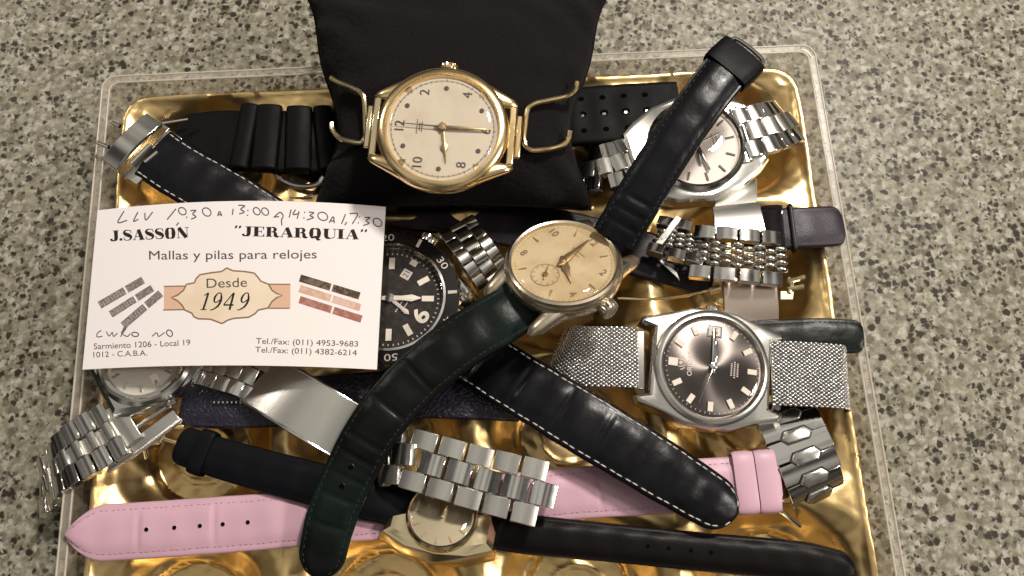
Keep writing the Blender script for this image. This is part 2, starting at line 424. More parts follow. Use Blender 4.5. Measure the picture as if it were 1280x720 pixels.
# ---------------------------------------------------------------- straps and bracelets
def strap(name, ctrl, widths, thick, mats, parent, tip0=None, tip1=None, tiplen=8, pad=.8, stitch=None, holes=(), creases=(), up=(0, 0, 1), rolls=None, hole_rows=(0,), hole_r=.9, label=None, edge=1.5, wob=.12):
    """ctrl: world points in mm; mats: leather, thread, hole"""
    smp = path(ctrl, .7); pos = [p for p, _ in smp]; L = .7 * (len(pos) - 1)
    L = sum((b - a).length for a, b in zip(pos, pos[1:])); ds = L / (len(pos) - 1)
    ro = [lerp_list(rolls, u) for _, u in smp] if rolls else None
    fr = frames(pos, up, rolls=ro)
    us = [-1, -.985, -.93, -.84, -.76, -.6, -.4, -.2, 0, .2, .4, .6, .76, .84, .93, .985, 1]
    nS = len(us) + 2; mb = MB(); vs = []; info = []
    rnd = random.Random(len(pos) * 31 + int(thick * 100))
    ph = [rnd.random() * 6 for _ in range(4)]
    for i, ((p, t, sd, nm), (_, u)) in enumerate(zip(fr, smp)):
        d = i * ds; hw = lerp_list(widths, u) / 2; f = 1; edgefall = 1
        for tip, r in ((tip0, d), (tip1, L - d)):
            if not tip: continue
            if tip == 'point': tl = tiplen
            elif tip == 'round': tl = hw
            else: tl = hw * .45
            if r < tl:
                q = r / tl
                if tip == 'point': g = max(.06, math.sin(q * math.pi / 2) ** .74)
                elif tip == 'round': g = max(.06, math.sqrt(max(0, 1 - (1 - q) ** 2)))
                else: g = .55 + .45 * math.sqrt(max(0, 1 - (1 - q) ** 2))
                f = min(f, g)
            if r < 2.5: edgefall = min(edgefall, .3 + .7 * math.sqrt(r / 2.5))
        hw *= f * (1 + wob * .014 * math.sin(d * .6 + ph[0]))
        dip = 0
        for c in creases:
            x = abs(d - c) / .7
            if x < 2: dip += .45 * math.exp(-x * x * 1.3)
        wv = wob * (math.sin(d * .23 + ph[1]) * .5 + .5 * math.sin(d * .71 + ph[2]))
        def tv(uu, dip=dip, wv=wv, edgefall=edgefall):
            a = abs(uu); e = thick * .5 * (1 if a < .94 else max(.2, 1 - ((a - .94) / .06) ** 2 * .7))
            k = max(0, 1 - (a / .8) ** 4); return (e + pad * k * edgefall + wv * k - dip * pad * k)
        for uu in us: vs.append(p + sd * (hw * uu) + nm * tv(uu))
        vs += [p + sd * hw * .97 - nm * thick * .5, p - sd * hw * .97 - nm * thick * .5]
        info.append((p, t, sd, nm, hw, tv, f))
    fs = []
    for j in range(len(pos) - 1):
        for i in range(nS):
            fs.append((j * nS + (i + 1) % nS, j * nS + i, (j + 1) * nS + i, (j + 1) * nS + (i + 1) % nS))
    fs.append(tuple(range(nS))); fs.append(tuple((len(pos) - 1) * nS + i for i in reversed(range(nS))))
    mb.add(vs, fs, 0)
    if stitch:
        pitch, ln, wd = stitch; d = 1.5
        while d < L - .8:
            p, t, sd, nm, hw, tv, f = info[min(len(info) - 1, int(d / ds))]
            o = hw - edge
            if o > .7:
                for sg in (-1, 1):
                    uu = sg * o / hw; j1 = (rnd.random() - .5) * .12
                    c = p + sd * (o * sg + j1) + nm * (tv(uu) + .04)
                    i2 = min(len(info) - 1, int(d / ds) + 2); i1 = max(0, i2 - 4)
                    e = ((info[i2][0] + info[i2][2] * sg * (info[i2][4] - edge)) - (info[i1][0] + info[i1][2] * sg * (info[i1][4] - edge)))
                    e = e.normalized() if e.length > .1 else t
                    g = nm.cross(e).normalized()
                    mb.ellipsoid(c, (e * ln / 2, g * wd / 2, nm * .22), 1, 6, 4)
            d += pitch
        if tip1 == 'round':
            pass
    for h in holes:
        for row in hole_rows:
            p, t, sd, nm, hw, tv, f = info[min(len(info) - 1, int(h / ds))]
            c = p + sd * row + nm * (tv(row / hw) + .03)
            n = 12; ring = [c + t * math.cos(2 * math.pi * k / n) * hole_r + sd * math.sin(2 * math.pi * k / n) * hole_r for k in range(n)]
            up_ = nm * .16
            mb.add([q + up_ * .25 for q in ring], [tuple(range(n))], 2)
            out = [c + (q - c) * 1.45 - nm * .10 for q in ring]
            mb.add([q + up_ * .5 for q in ring] + out, [(k, n + k, n + (k + 1) % n, (k + 1) % n) for k in range(n)], 0)
    o = obj(name, mb, mats, parent, True, sharp=55, label=label)
    o_info = dict(info=info, L=L, ds=ds)
    return o, o_info

def keeper(name, inf, d, wid, gap, th, hh, mats, parent, world=True):
    """a loop round a strap at distance d along it"""
    p, t, sd, nm, hw, tv, f = inf['info'][min(len(inf['info']) - 1, int(d / inf['ds']))]
    a, b = hw + gap, hh; st = []; n = 40; mb = MB(); vs = []; fs = []
    for i in range(n):
        an = 2 * math.pi * i / n; c, q = math.cos(an), math.sin(an)
        x = a * math.copysign(abs(c) ** .35, c); y = b * math.copysign(abs(q) ** .45, q)
        for (k, sx) in ((1, -1), (1, -.6), (1, 0), (1, .6), (1, 1), (0, 1), (0, -1)):
            g = th if k else 0; dome = th * (1 - .35 * sx * sx * sx * sx) if k else 0
            vs.append(p + t * (sx * wid / 2) + sd * (x + math.copysign(dome * abs(c) ** .6, c)) + nm * (y + math.copysign(dome * abs(q) ** .6, q)))
    k = 7
    for i in range(n):
        for j in range(k):
            fs.append((i * k + j, ((i + 1) % n) * k + j, ((i + 1) % n) * k + (j + 1) % k, i * k + (j + 1) % k))
    mb.add(vs, fs)
    return obj(name, mb, mats, parent, world, sharp=50)

def plate(mb, F, s0, s1, x0, x1, th, arch=0.0, lift=0.0, mi=0, n=6, taper=1.0):
    """a link plate in frame F=(p,t,sd,nm): from s0..s1 along t, x0..x1 along side, top arched along t"""
    p, t, sd, nm = F; vs = []; fs = []
    for i in range(n + 1):
        q = i / n; s_ = s0 + (s1 - s0) * q; a = arch * (1 - (2 * q - 1) ** 2)
        for x in (x0, x1):
            vs.append(p + t * s_ + sd * x + nm * (th / 2 + a + lift)); vs.append(p + t * s_ + sd * x + nm * (-th / 2 + lift))
    for i in range(n):
        b = i * 4
        fs += [(b, b + 4, b + 6, b + 2), (b + 1, b + 3, b + 7, b + 5), (b, b + 1, b + 5, b + 4), (b + 2, b + 6, b + 7, b + 3)]
    fs += [(0, 2, 3, 1), (n * 4, n * 4 + 1, n * 4 + 3, n * 4 + 2)]
    fs = [tuple(reversed(f)) for f in fs]
    mb.add(vs, fs, mi)

def bracelet(ctrl, width, pitch, style, parent, mats=('steel', 'satin'), thick=2.4, up=(0, 0, 1), rolls=None, arch=.35, jit=.12):
    smp = path(ctrl, pitch); pos = [p for p, _ in smp]
    ro = [lerp_list(rolls, u) for _, u in smp] if rolls else None
    wd = [lerp_list(width, u) for _, u in smp]
    fr = frames(pos, up, rolls=ro); out = []
    rn = random.Random(int(width[0] * 100 if isinstance(width, list) else width * 100) + len(fr))
    for i, F in enumerate(fr):
        p, t, sd, nm = F; a1, a2 = (rn.random() - .5) * jit, (rn.random() - .5) * jit * .7      # every link sits a little differently
        t = (t + nm * a1).normalized(); nm = (nm - t * nm.dot(t)).normalized(); sd = (sd + nm * a2); sd = (sd - t * sd.dot(t)).normalized(); nm = t.cross(sd); F = (p, t, sd, nm)
        W = wd[i] / 2; h = pitch / 2; mb = MB()
        if style == 'oyster':
            a = W * .36
            plate(mb, F, -h * .94, h * .94, -W, -a - .12, thick, arch)
            plate(mb, F, -h * .94, h * .94, a + .12, W, thick, arch)
            plate(mb, F, -h * .94 + h, h * .94 + h, -a, a, thick, arch + .15, .1, 1)
        elif style == 'block':
            a = W * .30
            plate(mb, F, -h * .9, h * .9, -W, -a - .1, thick, arch)
            plate(mb, F, -h * .9, h * .9, a + .1, W, thick, arch)
            plate(mb, F, -h * .55, h * .55, -a, a, thick, arch, .25, 1)
            plate(mb, F, h * .6, h * 1.4, -a * .92, a * .92, thick * .7, 0, -.2, 1)
        elif style == 'hex':
            plate(mb, F, -h * .97, h * .97, -W, W, thick, arch)
            p, t, sd, nm = F; hw, hl, z = W * .52, h * .62, thick / 2 + arch + .15
            off = t * h
            ring = [(-hw, 0), (-hw * .66, hl), (hw * .66, hl), (hw, 0), (hw * .66, -hl), (-hw * .66, -hl)]
            vs = [p + off + sd * (x * k) + t * (y * k) + nm * zz for (k, zz) in ((1.0, z - 1.6), (1.0, z + .15), (.88, z + .5)) for x, y in ring]
            fs = [tuple(6 * j + q for q in (k, (k + 1) % 6)) + tuple(6 * (j + 1) + q for q in ((k + 1) % 6, k)) for j in (0, 1) for k in range(6)]
            fs.append(tuple(12 + k for k in range(6)))
            fs = [tuple(reversed(f)) for f in fs]
            mb.add(vs, fs, 1)
            mb.add([p + off + sd * (x * 1.07) + t * (y * 1.13) + nm * (z - .1) for x, y in ring], [tuple(range(6))], 2)
        elif style == 'beads':
            p, t, sd, nm = F; b = W * .52
            if i % 2 == 0:
                for sg in (-1, 1):
                    lo, hi = sorted((sg * b, sg * W)); plate(mb, F, -h * 1.8, h * 1.8, lo, hi, thick, arch)
            cols = 4 if i % 2 else 3; gap = 2 * b / 4
            for k in range(cols):
                x = (k - (cols - 1) / 2) * gap
                mb.ellipsoid(p + sd * x + nm * .25, (t * h * 1.25, sd * gap * .42, nm * (thick * .55)), 1, 10, 6)
        elif style == 'bar':
            plate(mb, F, -h * .8, h * .8, -W, W, thick, arch)
        out.append(obj('link', mb, list(mats), parent, True, bevel=.18, sharp=40))
    return out, fr

def mesh_band(name, ctrl, width, parent, thick=1.3, mats=('mesh_steel', 'black')):
    """woven milanese band: staggered wire loops on a dark core"""
    gx, gt = 1.12, .76
    smp = path(ctrl, gt); fr = frames([p for p, _ in smp]); mb = MB()
    st = [(p, sd, nm, width / 2 - .25, thick * .22) for p, t, sd, nm in fr]
    mb.sweep(st, 1, 12, 6)
    nx = int(width / gx)
    for i, (p, t, sd, nm) in enumerate(fr):
        for k in range(nx):
            x = (k - (nx - 1) / 2) * gx + (gx / 2 if i % 2 else 0) - gx / 4
            d = (t + sd * .22 * (1 if i % 2 else -1)).normalized(); e = nm.cross(d)
            mb.ellipsoid(p + sd * x + nm * thick * .28, (d * .60, e * .40, nm * .32), 0, 7, 4)
    return obj(name, mb, list(mats), parent, True, sharp=60)

# ---------------------------------------------------------------- flat lettering
_tc = {}
def glyphs(txt, shear=0, offset=0, spacing=1.0):
    k = (txt, shear, offset, spacing)
    if k not in _tc:
        cu = bpy.data.curves.new('t', 'FONT'); cu.body = txt; cu.size = 1; cu.shear = shear; cu.offset = offset; cu.space_character = spacing; cu.resolution_u = 4
        o = bpy.data.objects.new('t', cu); COL.objects.link(o)
        dg = bpy.context.evaluated_depsgraph_get(); dg.update()
        me = bpy.data.meshes.new_from_object(o.evaluated_get(dg))
        v = [(p.co.x, p.co.y) for p in me.vertices]; f = [tuple(q.vertices) for q in me.polygons]
        nz = [q.normal.z for q in me.polygons]
        f = [q if z > 0 else tuple(reversed(q)) for q, z in zip(f, nz)]
        bpy.data.objects.remove(o); bpy.data.curves.remove(cu); bpy.data.meshes.remove(me)
        _tc[k] = (v, f)
    return _tc[k]
def text(mb, txt, c, h, z, mi=0, rot=0.0, shear=0, offset=0, w=None):
    """text centred on c in a local xy plane, cap height h"""
    v, f = glyphs(txt, shear, offset)
    if not v: return
    x0, x1 = min(p[0] for p in v), max(p[0] for p in v); y0, y1 = min(p[1] for p in v), max(p[1] for p in v)
    k = h / (y1 - y0); kx = (w / (x1 - x0)) if w else k; cs, sn = math.cos(rot), math.sin(rot); r = []
    for x, y in v:
        a, b = (x - (x0 + x1) / 2) * kx, (y - (y0 + y1) / 2) * k
        r.append((c[0] + a * cs - b * sn, c[1] + a * sn + b * cs, z))
    mb.add(r, f, mi)
def pol(r, hour): a = math.radians(hour * 30); return (r * math.sin(a), r * math.cos(a))
def bar(mb, hour, r0, r1, wd, z, h=.25, mi=0):
    a = math.radians(hour * 30); X = Matrix.Rotation(-a, 4, 'Z')
    mb.box((0, (r0 + r1) / 2, z + h / 2), (wd, r1 - r0, h), mi, X)
def hand(hour, pts, z, th=.25):
    """pts: half outline [(along, half width)], pointing at the hour"""
    mb = MB(); a = math.radians(hour * 30); X = Matrix.Rotation(-a, 4, 'Z')
    out = [(w_, y) for y, w_ in pts] + [(-w_, y) for y, w_ in reversed(pts)]
    mb.prism(out, z, z + th, 0, X, bev=.08); return mb
def wframe(px, py, z, ang, tilt=(0, 0)):
    n = Vector((tilt[0], tilt[1], 1)).normalized(); a = math.radians(ang)
    y = Vector((math.cos(a), math.sin(a), 0)); y = (y - n * y.dot(n)).normalized(); x = y.cross(n)
    m = Matrix.Identity(4)
    for i in range(3): m[i][0], m[i][1], m[i][2] = x[i], y[i], n[i]
    m.translation = P(px, py, z); return m
def lug(mb, a, b, w0, w1, h0, h1, drop=0, mi=0, X=None, n=8):
    """curved tapering lug from point a to point b"""
    a, b = Vector(a), Vector(b); pos = []
    for i in range(n + 1):
        q = i / n; p = a.lerp(b, q); p.z -= drop * q * q; pos.append(p)
    st = []
    for i, (p, t, sd, nm) in enumerate(frames(pos)):
        q = i / n; e = 1 if q < .85 else math.sqrt(max(.05, 1 - ((q - .85) / .15) ** 2 * .8))
        st.append((p, sd, nm, (w0 + (w1 - w0) * q) / 2 * e, (h0 + (h1 - h0) * q) / 2 * e))
    mb.sweep(st, mi, 14, 3.2, X)
def crown(r, h, x, z, ang=0, X=None):
    mb = MB(); n = 44; vs = []; fs = []
    R = Matrix.Rotation(math.radians(ang), 4, 'Z') @ Matrix.Translation((x, 0, z)) @ Matrix.Rotation(math.pi / 2, 4, 'Y')
    prof = [(.35, -.8), (.35, 0), (.92, 0), (1, .15), (1, .85), (.85, 1), (0, 1.02)]
    for rr, zz in prof:
        for i in range(n):
            k = 1 - (.07 if i % 2 and .1 < zz < .9 else 0); a = 2 * math.pi * i / n
            vs.append((rr * r * k * math.cos(a), rr * r * k * math.sin(a), zz * h))
    for j in range(len(prof) - 1):
        for i in range(n): fs.append((j * n + i, j * n + (i + 1) % n, (j + 1) * n + (i + 1) % n, (j + 1) * n + i))
    mb.add(vs, fs, 0, R); return mb
def dome(r, z0, h, edge=.5):
    mb = MB(); pr = [(r, z0 - .4), (r, z0 + edge * .5)]
    for i in range(1, 11):
        q = i / 10; pr.append((r * math.cos(q * math.pi / 2) ** .5 if q < 1 else 0, z0 + edge * .5 + h * (math.sin(q * math.pi / 2)) ** 1.2))
    pr = [(max(a, 0), b) for a, b in pr]; mb.lathe(pr, 72, cap=False); return mb

# ================================================================ THE SURFACE
mb = MB(); n = 8; R_ = 1500
mb.add([(-R_, -R_, 0), (R_, -R_, 0), (R_, R_, 0), (-R_, R_, 0)], [(0, 1, 2, 3)])
o = obj('countertop', mb, 'granite', flat=True); o['kind'] = 'structure'

# ================================================================ THE BOX: clear outer box, gold tray inside
TL = P(128, 95, 20); TRc = P(1018, 55, 20)
ex = (TRc - TL); BW = ex.length; ex.normalize(); ey = Vector((ex.y, -ex.x, 0))   # ey runs down the photo
BL_ = 200.0
def B(a, b, z): q = TL + ex * a + ey * b; return Vector((q.x, q.y, z))             # box coordinates: a along the top edge, b down
def rrect(inset, r, n=8):
    r = max(.5, r - inset * .5); out = []
    for cx, cy, a0 in ((BW - inset - r, inset + r, -90), (BW - inset - r, BL_ - inset - r, 0), (inset + r, BL_ - inset - r, 90), (inset + r, inset + r, 180)):
        for i in range(n + 1):
            a = math.radians(a0 + 90 * i / n); out.append((cx + r * math.cos(a), cy + r * math.sin(a)))
    return out
root = thing('clear_plastic_box', 'clear plastic box with thin raised rim around the gold tray of watches', 'plastic box', Matrix.Translation(B(BW / 2, BL_ / 2, 0)))
def ringsheet(prof, r=4.5):
    mb = MB(); k = None
    for inset, z in prof:
        pts = rrect(inset, r); k = len(pts); mb.v += [B(a, b, z) for a, b in pts]
    for j in range(len(prof) - 1):
        for i in range(k): mb.f.append((j * k + i, j * k + (i + 1) % k, (j + 1) * k + (i + 1) % k, (j + 1) * k + i)); mb.m.append(0)
    return mb, k
mb, k = ringsheet([(3.6, .6), (3.2, 6), (3.0, 14), (2.9, 19.2)])
obj('wall', mb, 'clear', root, True, flat=True)
mb, k = ringsheet([(2.9, 19.2), (2.7, 19.8), (2.3, 20.1), (.5, 20.1), (.1, 19.8), (0, 19.3), (-.1, 17.0)])
obj('rim', mb, 'clear_rim', root, True, flat=True)
for ins, zz in ((.35, 20.1), (2.75, 20.1)):
    mb = MB(); mb.tube([B(a, b, zz) for a, b in rrect(ins, 4.5)], .33, smooth=False, closed=True, n=6); obj('rim_bead', mb, 'clear_bead', root, True, sharp=80)
mb, k = ringsheet([(3.7, .62), (30, .6)]); mb.f.append(tuple(range(k, 2 * k))); mb.m.append(0)
obj('bottom', mb, 'clear', root, True, flat=True)

TI = 6.3; TW, TH = BW - 2 * TI, BL_ - 2 * TI; NC, NR = 4, 4
PX, PY = TW / NC, TH / NR
def sst(a, b, x): t = min(1, max(0, (x - a) / (b - a))); return t * t * (3 - 2 * t)
def tray_z(a, b):
    u, v = a / PX, b / PY; iu, iv = min(NC - 1, max(0, int(u))), min(NR - 1, max(0, int(v)))
    x, y = (u - iu - .5) * PX, (v - iv - .5) * PY
    rx, ry = x / (PX * .495), y / (PY * .495)
    r = (abs(rx) ** 3.4 + abs(ry) ** 3.4) ** (1 / 3.4); rc = math.hypot(x, y)
    z = 16.0
    z -= 3.4 * max(0, min(1, (1.02 - r) / .28)) ** 1.3
    z -= 6.8 * sst(24.0, 15.2, rc) * sst(1.0, .9, r)
    z -= 3.2 * sst(15.6, 14.6, rc)
    z += .5 * sst(9.4, 8.8, rc) - .5 * sst(8.2, 7.8, rc)
    an = math.atan2(y, x); z += .55 * math.sin(an * 8 + iu * 1.7 + iv) * sst(15, 19, rc) * sst(25, 21, rc)
    # raised point where four wells meet
    gu, gv = (u - round(u)) * PX, (v - round(v)) * PY
    if 0 < round(u) < NC and 0 < round(v) < NR:
        z += 2.4 * max(0, 1 - (abs(gu) + abs(gv)) / 9.0)
    # rim bead at the outside
    e = min(a, b, TW - a, TH - b)
    z += .9 * sst(2.2, 1.4, e) - .4 * sst(.7, 0, e)
    return max(2.0, z)
stp = .9; na, nb = int(TW / stp), int(TH / stp); mb = MB()
for j in range(nb + 1):
    for i in range(na + 1):
        a, b = TW * i / na, TH * j / nb
        zz = tray_z(a, b); a2, b2, rc_ = a, b, 9.0      # rounded outer corners
        ca, cb = min(a, TW - a), min(b, TH - b)
        if ca < rc_ and cb < rc_:
            da, db = rc_ - ca, rc_ - cb; k_ = max(da, db) / math.hypot(da, db)
            na_, nb_ = rc_ - da * k_, rc_ - db * k_
            a2 = na_ if a < TW / 2 else TW - na_; b2 = nb_ if b < TH / 2 else TH - nb_
        mb.v.append(B(TI + a2, TI + b2, zz + .12 * math.sin(a * .9 + 2 * math.sin(b * .5)) * math.sin(b * .7)))
for j in range(nb):
    for i in range(na):
        q = j * (na + 1) + i; mb.f.append((q, q + 1, q + na + 2, q + na + 1)); mb.m.append(0)
edge = [i for i in range(na + 1)] + [j * (na + 1) + na for j in range(1, nb + 1)] + [nb * (na + 1) + i for i in range(na - 1, -1, -1)] + [j * (na + 1) for j in range(nb - 1, 0, -1)]
o0 = len(mb.v); c = B(BW / 2, BL_ / 2, 0)
for i in edge:
    p = mb.v[i].copy(); d = (c - p); d.z = 0; p = p - d.normalized() * -.8; p.z = 1.5; mb.v.append(p)
k = len(edge)
for i in range(k):
    mb.f.append((edge[i], o0 + i, o0 + (i + 1) % k, edge[(i + 1) % k])); mb.m.append(0)
root = thing('gold_tray', 'shiny gold moulded chocolate tray with round wells inside the clear box', 'tray', Matrix.Translation(B(BW / 2, BL_ / 2, 1)))
obj('moulded_insert', mb, 'gold_foil', root, True, sharp=60)

# ================================================================ BLACK CUSHION AND GOLD WATCH
CZ = 33
cor = [P(380, -12, CZ + 2), P(762, -10, CZ + 2), P(738, 262, 27), P(394, 263, 27)]
def cush(u, v, side=1):
    p = cor[0].lerp(cor[1], u).lerp(cor[3].lerp(cor[2], u), v)
    cu, cv = 2 * u - 1, 2 * v - 1
    inn = (.15 + .05 * math.sin(cv * 4)) * (1 - cv * cv) * abs(cu) ** 3 * math.copysign(1, cu); p = p - (cor[1] - cor[0]) * (inn * .5)
    inv = .05 * (1 - cu * cu) * abs(cv) ** 3 * math.copysign(1, cv); p = p - (cor[3] - cor[0]) * (inv * .55)
    h = (max(0, 1 - abs(cu) ** 2.6) ** .55) * (max(0, 1 - abs(cv) ** 2.6) ** .55)
    e_ = max(abs(cu), abs(cv)); wr_ = 1.7 * math.sin(cu * 7 + 3 * math.sin(cv * 5)) * math.sin(cv * 6 + 2 * math.sin(cu * 4)) * e_ ** 2 + .5 * math.sin(cu * 9 + cv * 4) * math.sin(cv * 7 - cu * 3) * (1 - h * .6) + .35 * math.sin(cu * 21 - cv * 13) * (abs(cu) ** 2)
    return p + Vector((0, 0, side * (17 * h) + (wr_ if h > .02 else 0)))
root = thing('display_cushion', 'black cloth cushion carrying the gold watch at the back of the box', 'cushion', at(570, 140, 18))
mb = MB(); n = 64
for side in (1, -1):
    o0 = len(mb.v)
    for j in range(n + 1):
        for i in range(n + 1):
            q = cush(.5 - .5 * math.cos(math.pi * i / n), .5 - .5 * math.cos(math.pi * j / n), side); mb.v.append(q)
    for j in range(n):
        for i in range(n):
            q = o0 + j * (n + 1) + i; f = (q, q + n + 1, q + n + 2, q + 1)
            mb.f.append(f if side > 0 else f[::-1]); mb.m.append(0)
obj('cover', mb, 'cloth', root, True, sharp=80)
rim = [cush(i / 40, 0, 1) for i in range(41)] + [cush(1, j / 30, 1) for j in range(1, 31)] + [cush(1 - i / 40, 1, 1) for i in range(1, 41)] + [cush(0, 1 - j / 30, 1) for j in range(1, 30)]
mb = MB(); mb.tube(rim, .55, smooth=False, closed=True, n=6); obj('seam', mb, 'cloth', root, True, sharp=80)

GW = wframe(554, 164, 51.0, 175.7, (0.0, -.06)) @ Matrix.Scale(1.085, 4)
root = thing('gold_watch', 'gold wristwatch with cream dial and wire lugs on the black cushion', 'watch', GW)
mb = MB()
mb.lathe([(14.5, -3.2), (16.2, -2.6), (17.2, -.8), (17.4, .6), (17.0, 1.6), (16.4, 2.0), (14.6, 2.0), (14.6, -2)], 96)
for sx in (-1, 1):
    for sy in (-1, 1):
        lug(mb, (sx * 11.2, sy * 9.2, .2), (sx * 8.6, sy * 18.9, .2), 6.4, 2.0, 3.6, 2.2, 1.0)
obj('case', mb, 'gold', root, sharp=40)
mb = MB(); mb.lathe([(17.05, 1.5), (17.0, 2.3), (16.2, 3.0), (15.0, 3.1), (14.7, 2.7), (14.4, 1.6)], 96); obj('bezel', mb, 'gold', root, sharp=40)
mb = MB(); mb.lathe([(14.8, 1.2), (14.6, 1.75), (12, 1.85), (0, 1.95)], 96)
dl = obj('dial', mb, 'dial_cream', root)
mb = MB(); z = 2.02
for h, t_ in ((12, '12'), (2, '2'), (4, '4'), (6, '6'), (8, '8'), (10, '10')):
    text(mb, t_, pol(11.3, h), 2.5, z)
for h in (1, 3, 5, 7, 9, 11): mb.lathe([(.62, z), (.6, z + .12), (0, z + .14)], 14, X=Matrix.Translation((*pol(11.3, h), 0)))
for q in range(60):
    h = q / 5; bar(mb, h, 13.1, 13.55 if q % 5 else 13.9, .12, z - .03, .02)
mb.lathe([(13.35, z), (13.45, z + .01), (13.45, z)], 96, cap=False)
for k, ww in ((6.7, 3.6), (6.0, 2.0), (5.4, 2.6)):
    for q in range(7): mb.box((-ww / 2 + q * ww / 6, k, z), (ww / 11, .32 if q % 2 else .24, .02))
obj('numerals', mb, 'print_dark', dl, sharp=50)
obj('minute_hand', hand(5.97, [(-2.2, .28), (0, .5), (3, .5), (8, .34), (12.4, .1)], 2.6), 'brass', root)
mb = hand(8.65, [(-1.5, .3), (0, .42), (4.2, .38), (5, .95), (6, .85), (6.6, .3), (9.8, .08)], 2.3); obj('hour_hand', mb, 'brass', root)
obj('second_hand', hand(12.05, [(-4, .22), (0, .22), (12.5, .07)], 2.9, .12), 'print_dark', root)
mb = MB(); mb.lathe([(1.1, 2.2), (1.1, 3.0), (.8, 3.25), (0, 3.3)], 24); obj('hand_pin', mb, 'brass', root)
obj('crown', crown(2.3, 1.7, 17.2, .2), 'gold', root, sharp=30)
obj('crystal', dome(14.6, 2.5, 1.6), 'crystal', root, sharp=60)
for sy in (-1, 1):
    mb = MB(); mb.box((0, sy * 18.0, -.4), (16.4, 1.9, 1.7)); mb.box((0, sy * 19.8, -.7), (12, 1.5, 1.4))
    obj('end_bar', mb, 'gold' if sy < 0 else 'gold_pale', root, bevel=.35)  # left bar is paler: light on that side is put into its gold
def onc(px, py, lift):      # a point on the cushion's top under a photo pixel
    z = 45
    for _ in range(30):
        q = P(px, py, z); best = None
        d0 = (cor[1] - cor[0]); u = (q.x - cor[0].x) / d0.x; v = (q.y - cor[0].y) / (cor[3].y - cor[0].y)
        l, r = cor[0].lerp(cor[3], v), cor[1].lerp(cor[2], v); u = (q.x - l.x) / (r.x - l.x)
        z = .5 * z + .5 * (cush(min(1, max(0, u)), min(1, max(0, v))).z + lift)
    return P(px, py, z)
for pts, m_ in (([(414, 97), (424, 103), (441, 110), (452, 117), (456, 126), (457, 150), (457, 170), (452, 178), (440, 177), (424, 172), (416, 162), (415, 154)], 'gold_pale'),  # left loop's paler gold paints in the light that falls on it
                ([(721, 103), (718, 113), (706, 121), (684, 126), (668, 130), (659, 138), (656, 158), (655, 176), (662, 187), (682, 187), (702, 182), (710, 174), (712, 163)], 'gold')):
    mb = MB(); mb.tube([onc(x, y, 1.1) for x, y in pts], .82); obj('wire_loop', mb, m_, root, True)

# ================================================================ RUBBER STRAP UNDER THE CUSHION
root = thing('rubber_strap', 'black rubber strap with ridged links and punched holes passing under the cushion', 'watch strap', at(560, 170, 15))
ctrl = [P(222, 172, 18), P(262, 172, 18.5), P(300, 175, 19), P(340, 177, 19), P(400, 178, 17), P(480, 170, 14), P(560, 160, 13.5), P(640, 155, 14), P(700, 148, 19), P(760, 143, 20), P(850, 138, 19)]
o, inf = strap('strap', ctrl, [15, 19, 21, 22, 22, 20, 20, 20, 20.5, 21, 21], 2.4, ['rubber', 'rubber', 'hole'], root, 'square', None, pad=.15, hole_rows=(-6.2, 0, 6.2), holes=(), wob=.3)
rp = lambda px: min(range(len(inf['info'])), key=lambda i: (inf['info'][i][0] - P(px, 150, 19)).length)
for px, wd in ((313, 6.0), (338, 8.2), (374, 8.2), (404, 6)):
    i = rp(px); p, t, sd, nm, hw, tv, f = inf['info'][i]
    mb = MB(); plate(mb, (p, t, sd, nm), -wd / 2, wd / 2, -11.2, 11.6, 3.4, .9, 1.6, 0, 8); obj('ridge_block', mb, 'rubber', root, True, bevel=.7, seg=3)
mb = MB()
for row in (-5.8, 0, 5.6):
    for px in (728, 755, 782, 808):
        i = rp(px); p, t, sd, nm, hw, tv, f = inf['info'][i]
        c = p + sd * row + nm * (tv(row / hw) + .06); r0 = 1.35 if row == 0 else 1.05
        ring = [(t * math.cos(2 * math.pi * k / 16) + sd * math.sin(2 * math.pi * k / 16) * .8) for k in range(16)]
        mb.add([c + q * r0 + nm * .03 for q in ring], [tuple(range(16))], 0)
        if row == 0: mb.add([c - t * .1 - sd * .45 + q * .62 + nm * .09 for q in ring], [tuple(range(16))], 1)
obj('punched_holes', mb, ['hole', 'steel'], root, True, flat=True)
mb = MB(); mb.tube([P(342, 214, 17), P(356, 227, 17), P(376, 233, 17), P(396, 231, 17), P(404, 222, 17)], .95); mb.tube([P(362, 248, 16), P(378, 247, 16), P(391, 243, 16)], .4)
obj('buckle', mb, 'dark_steel', root, True)

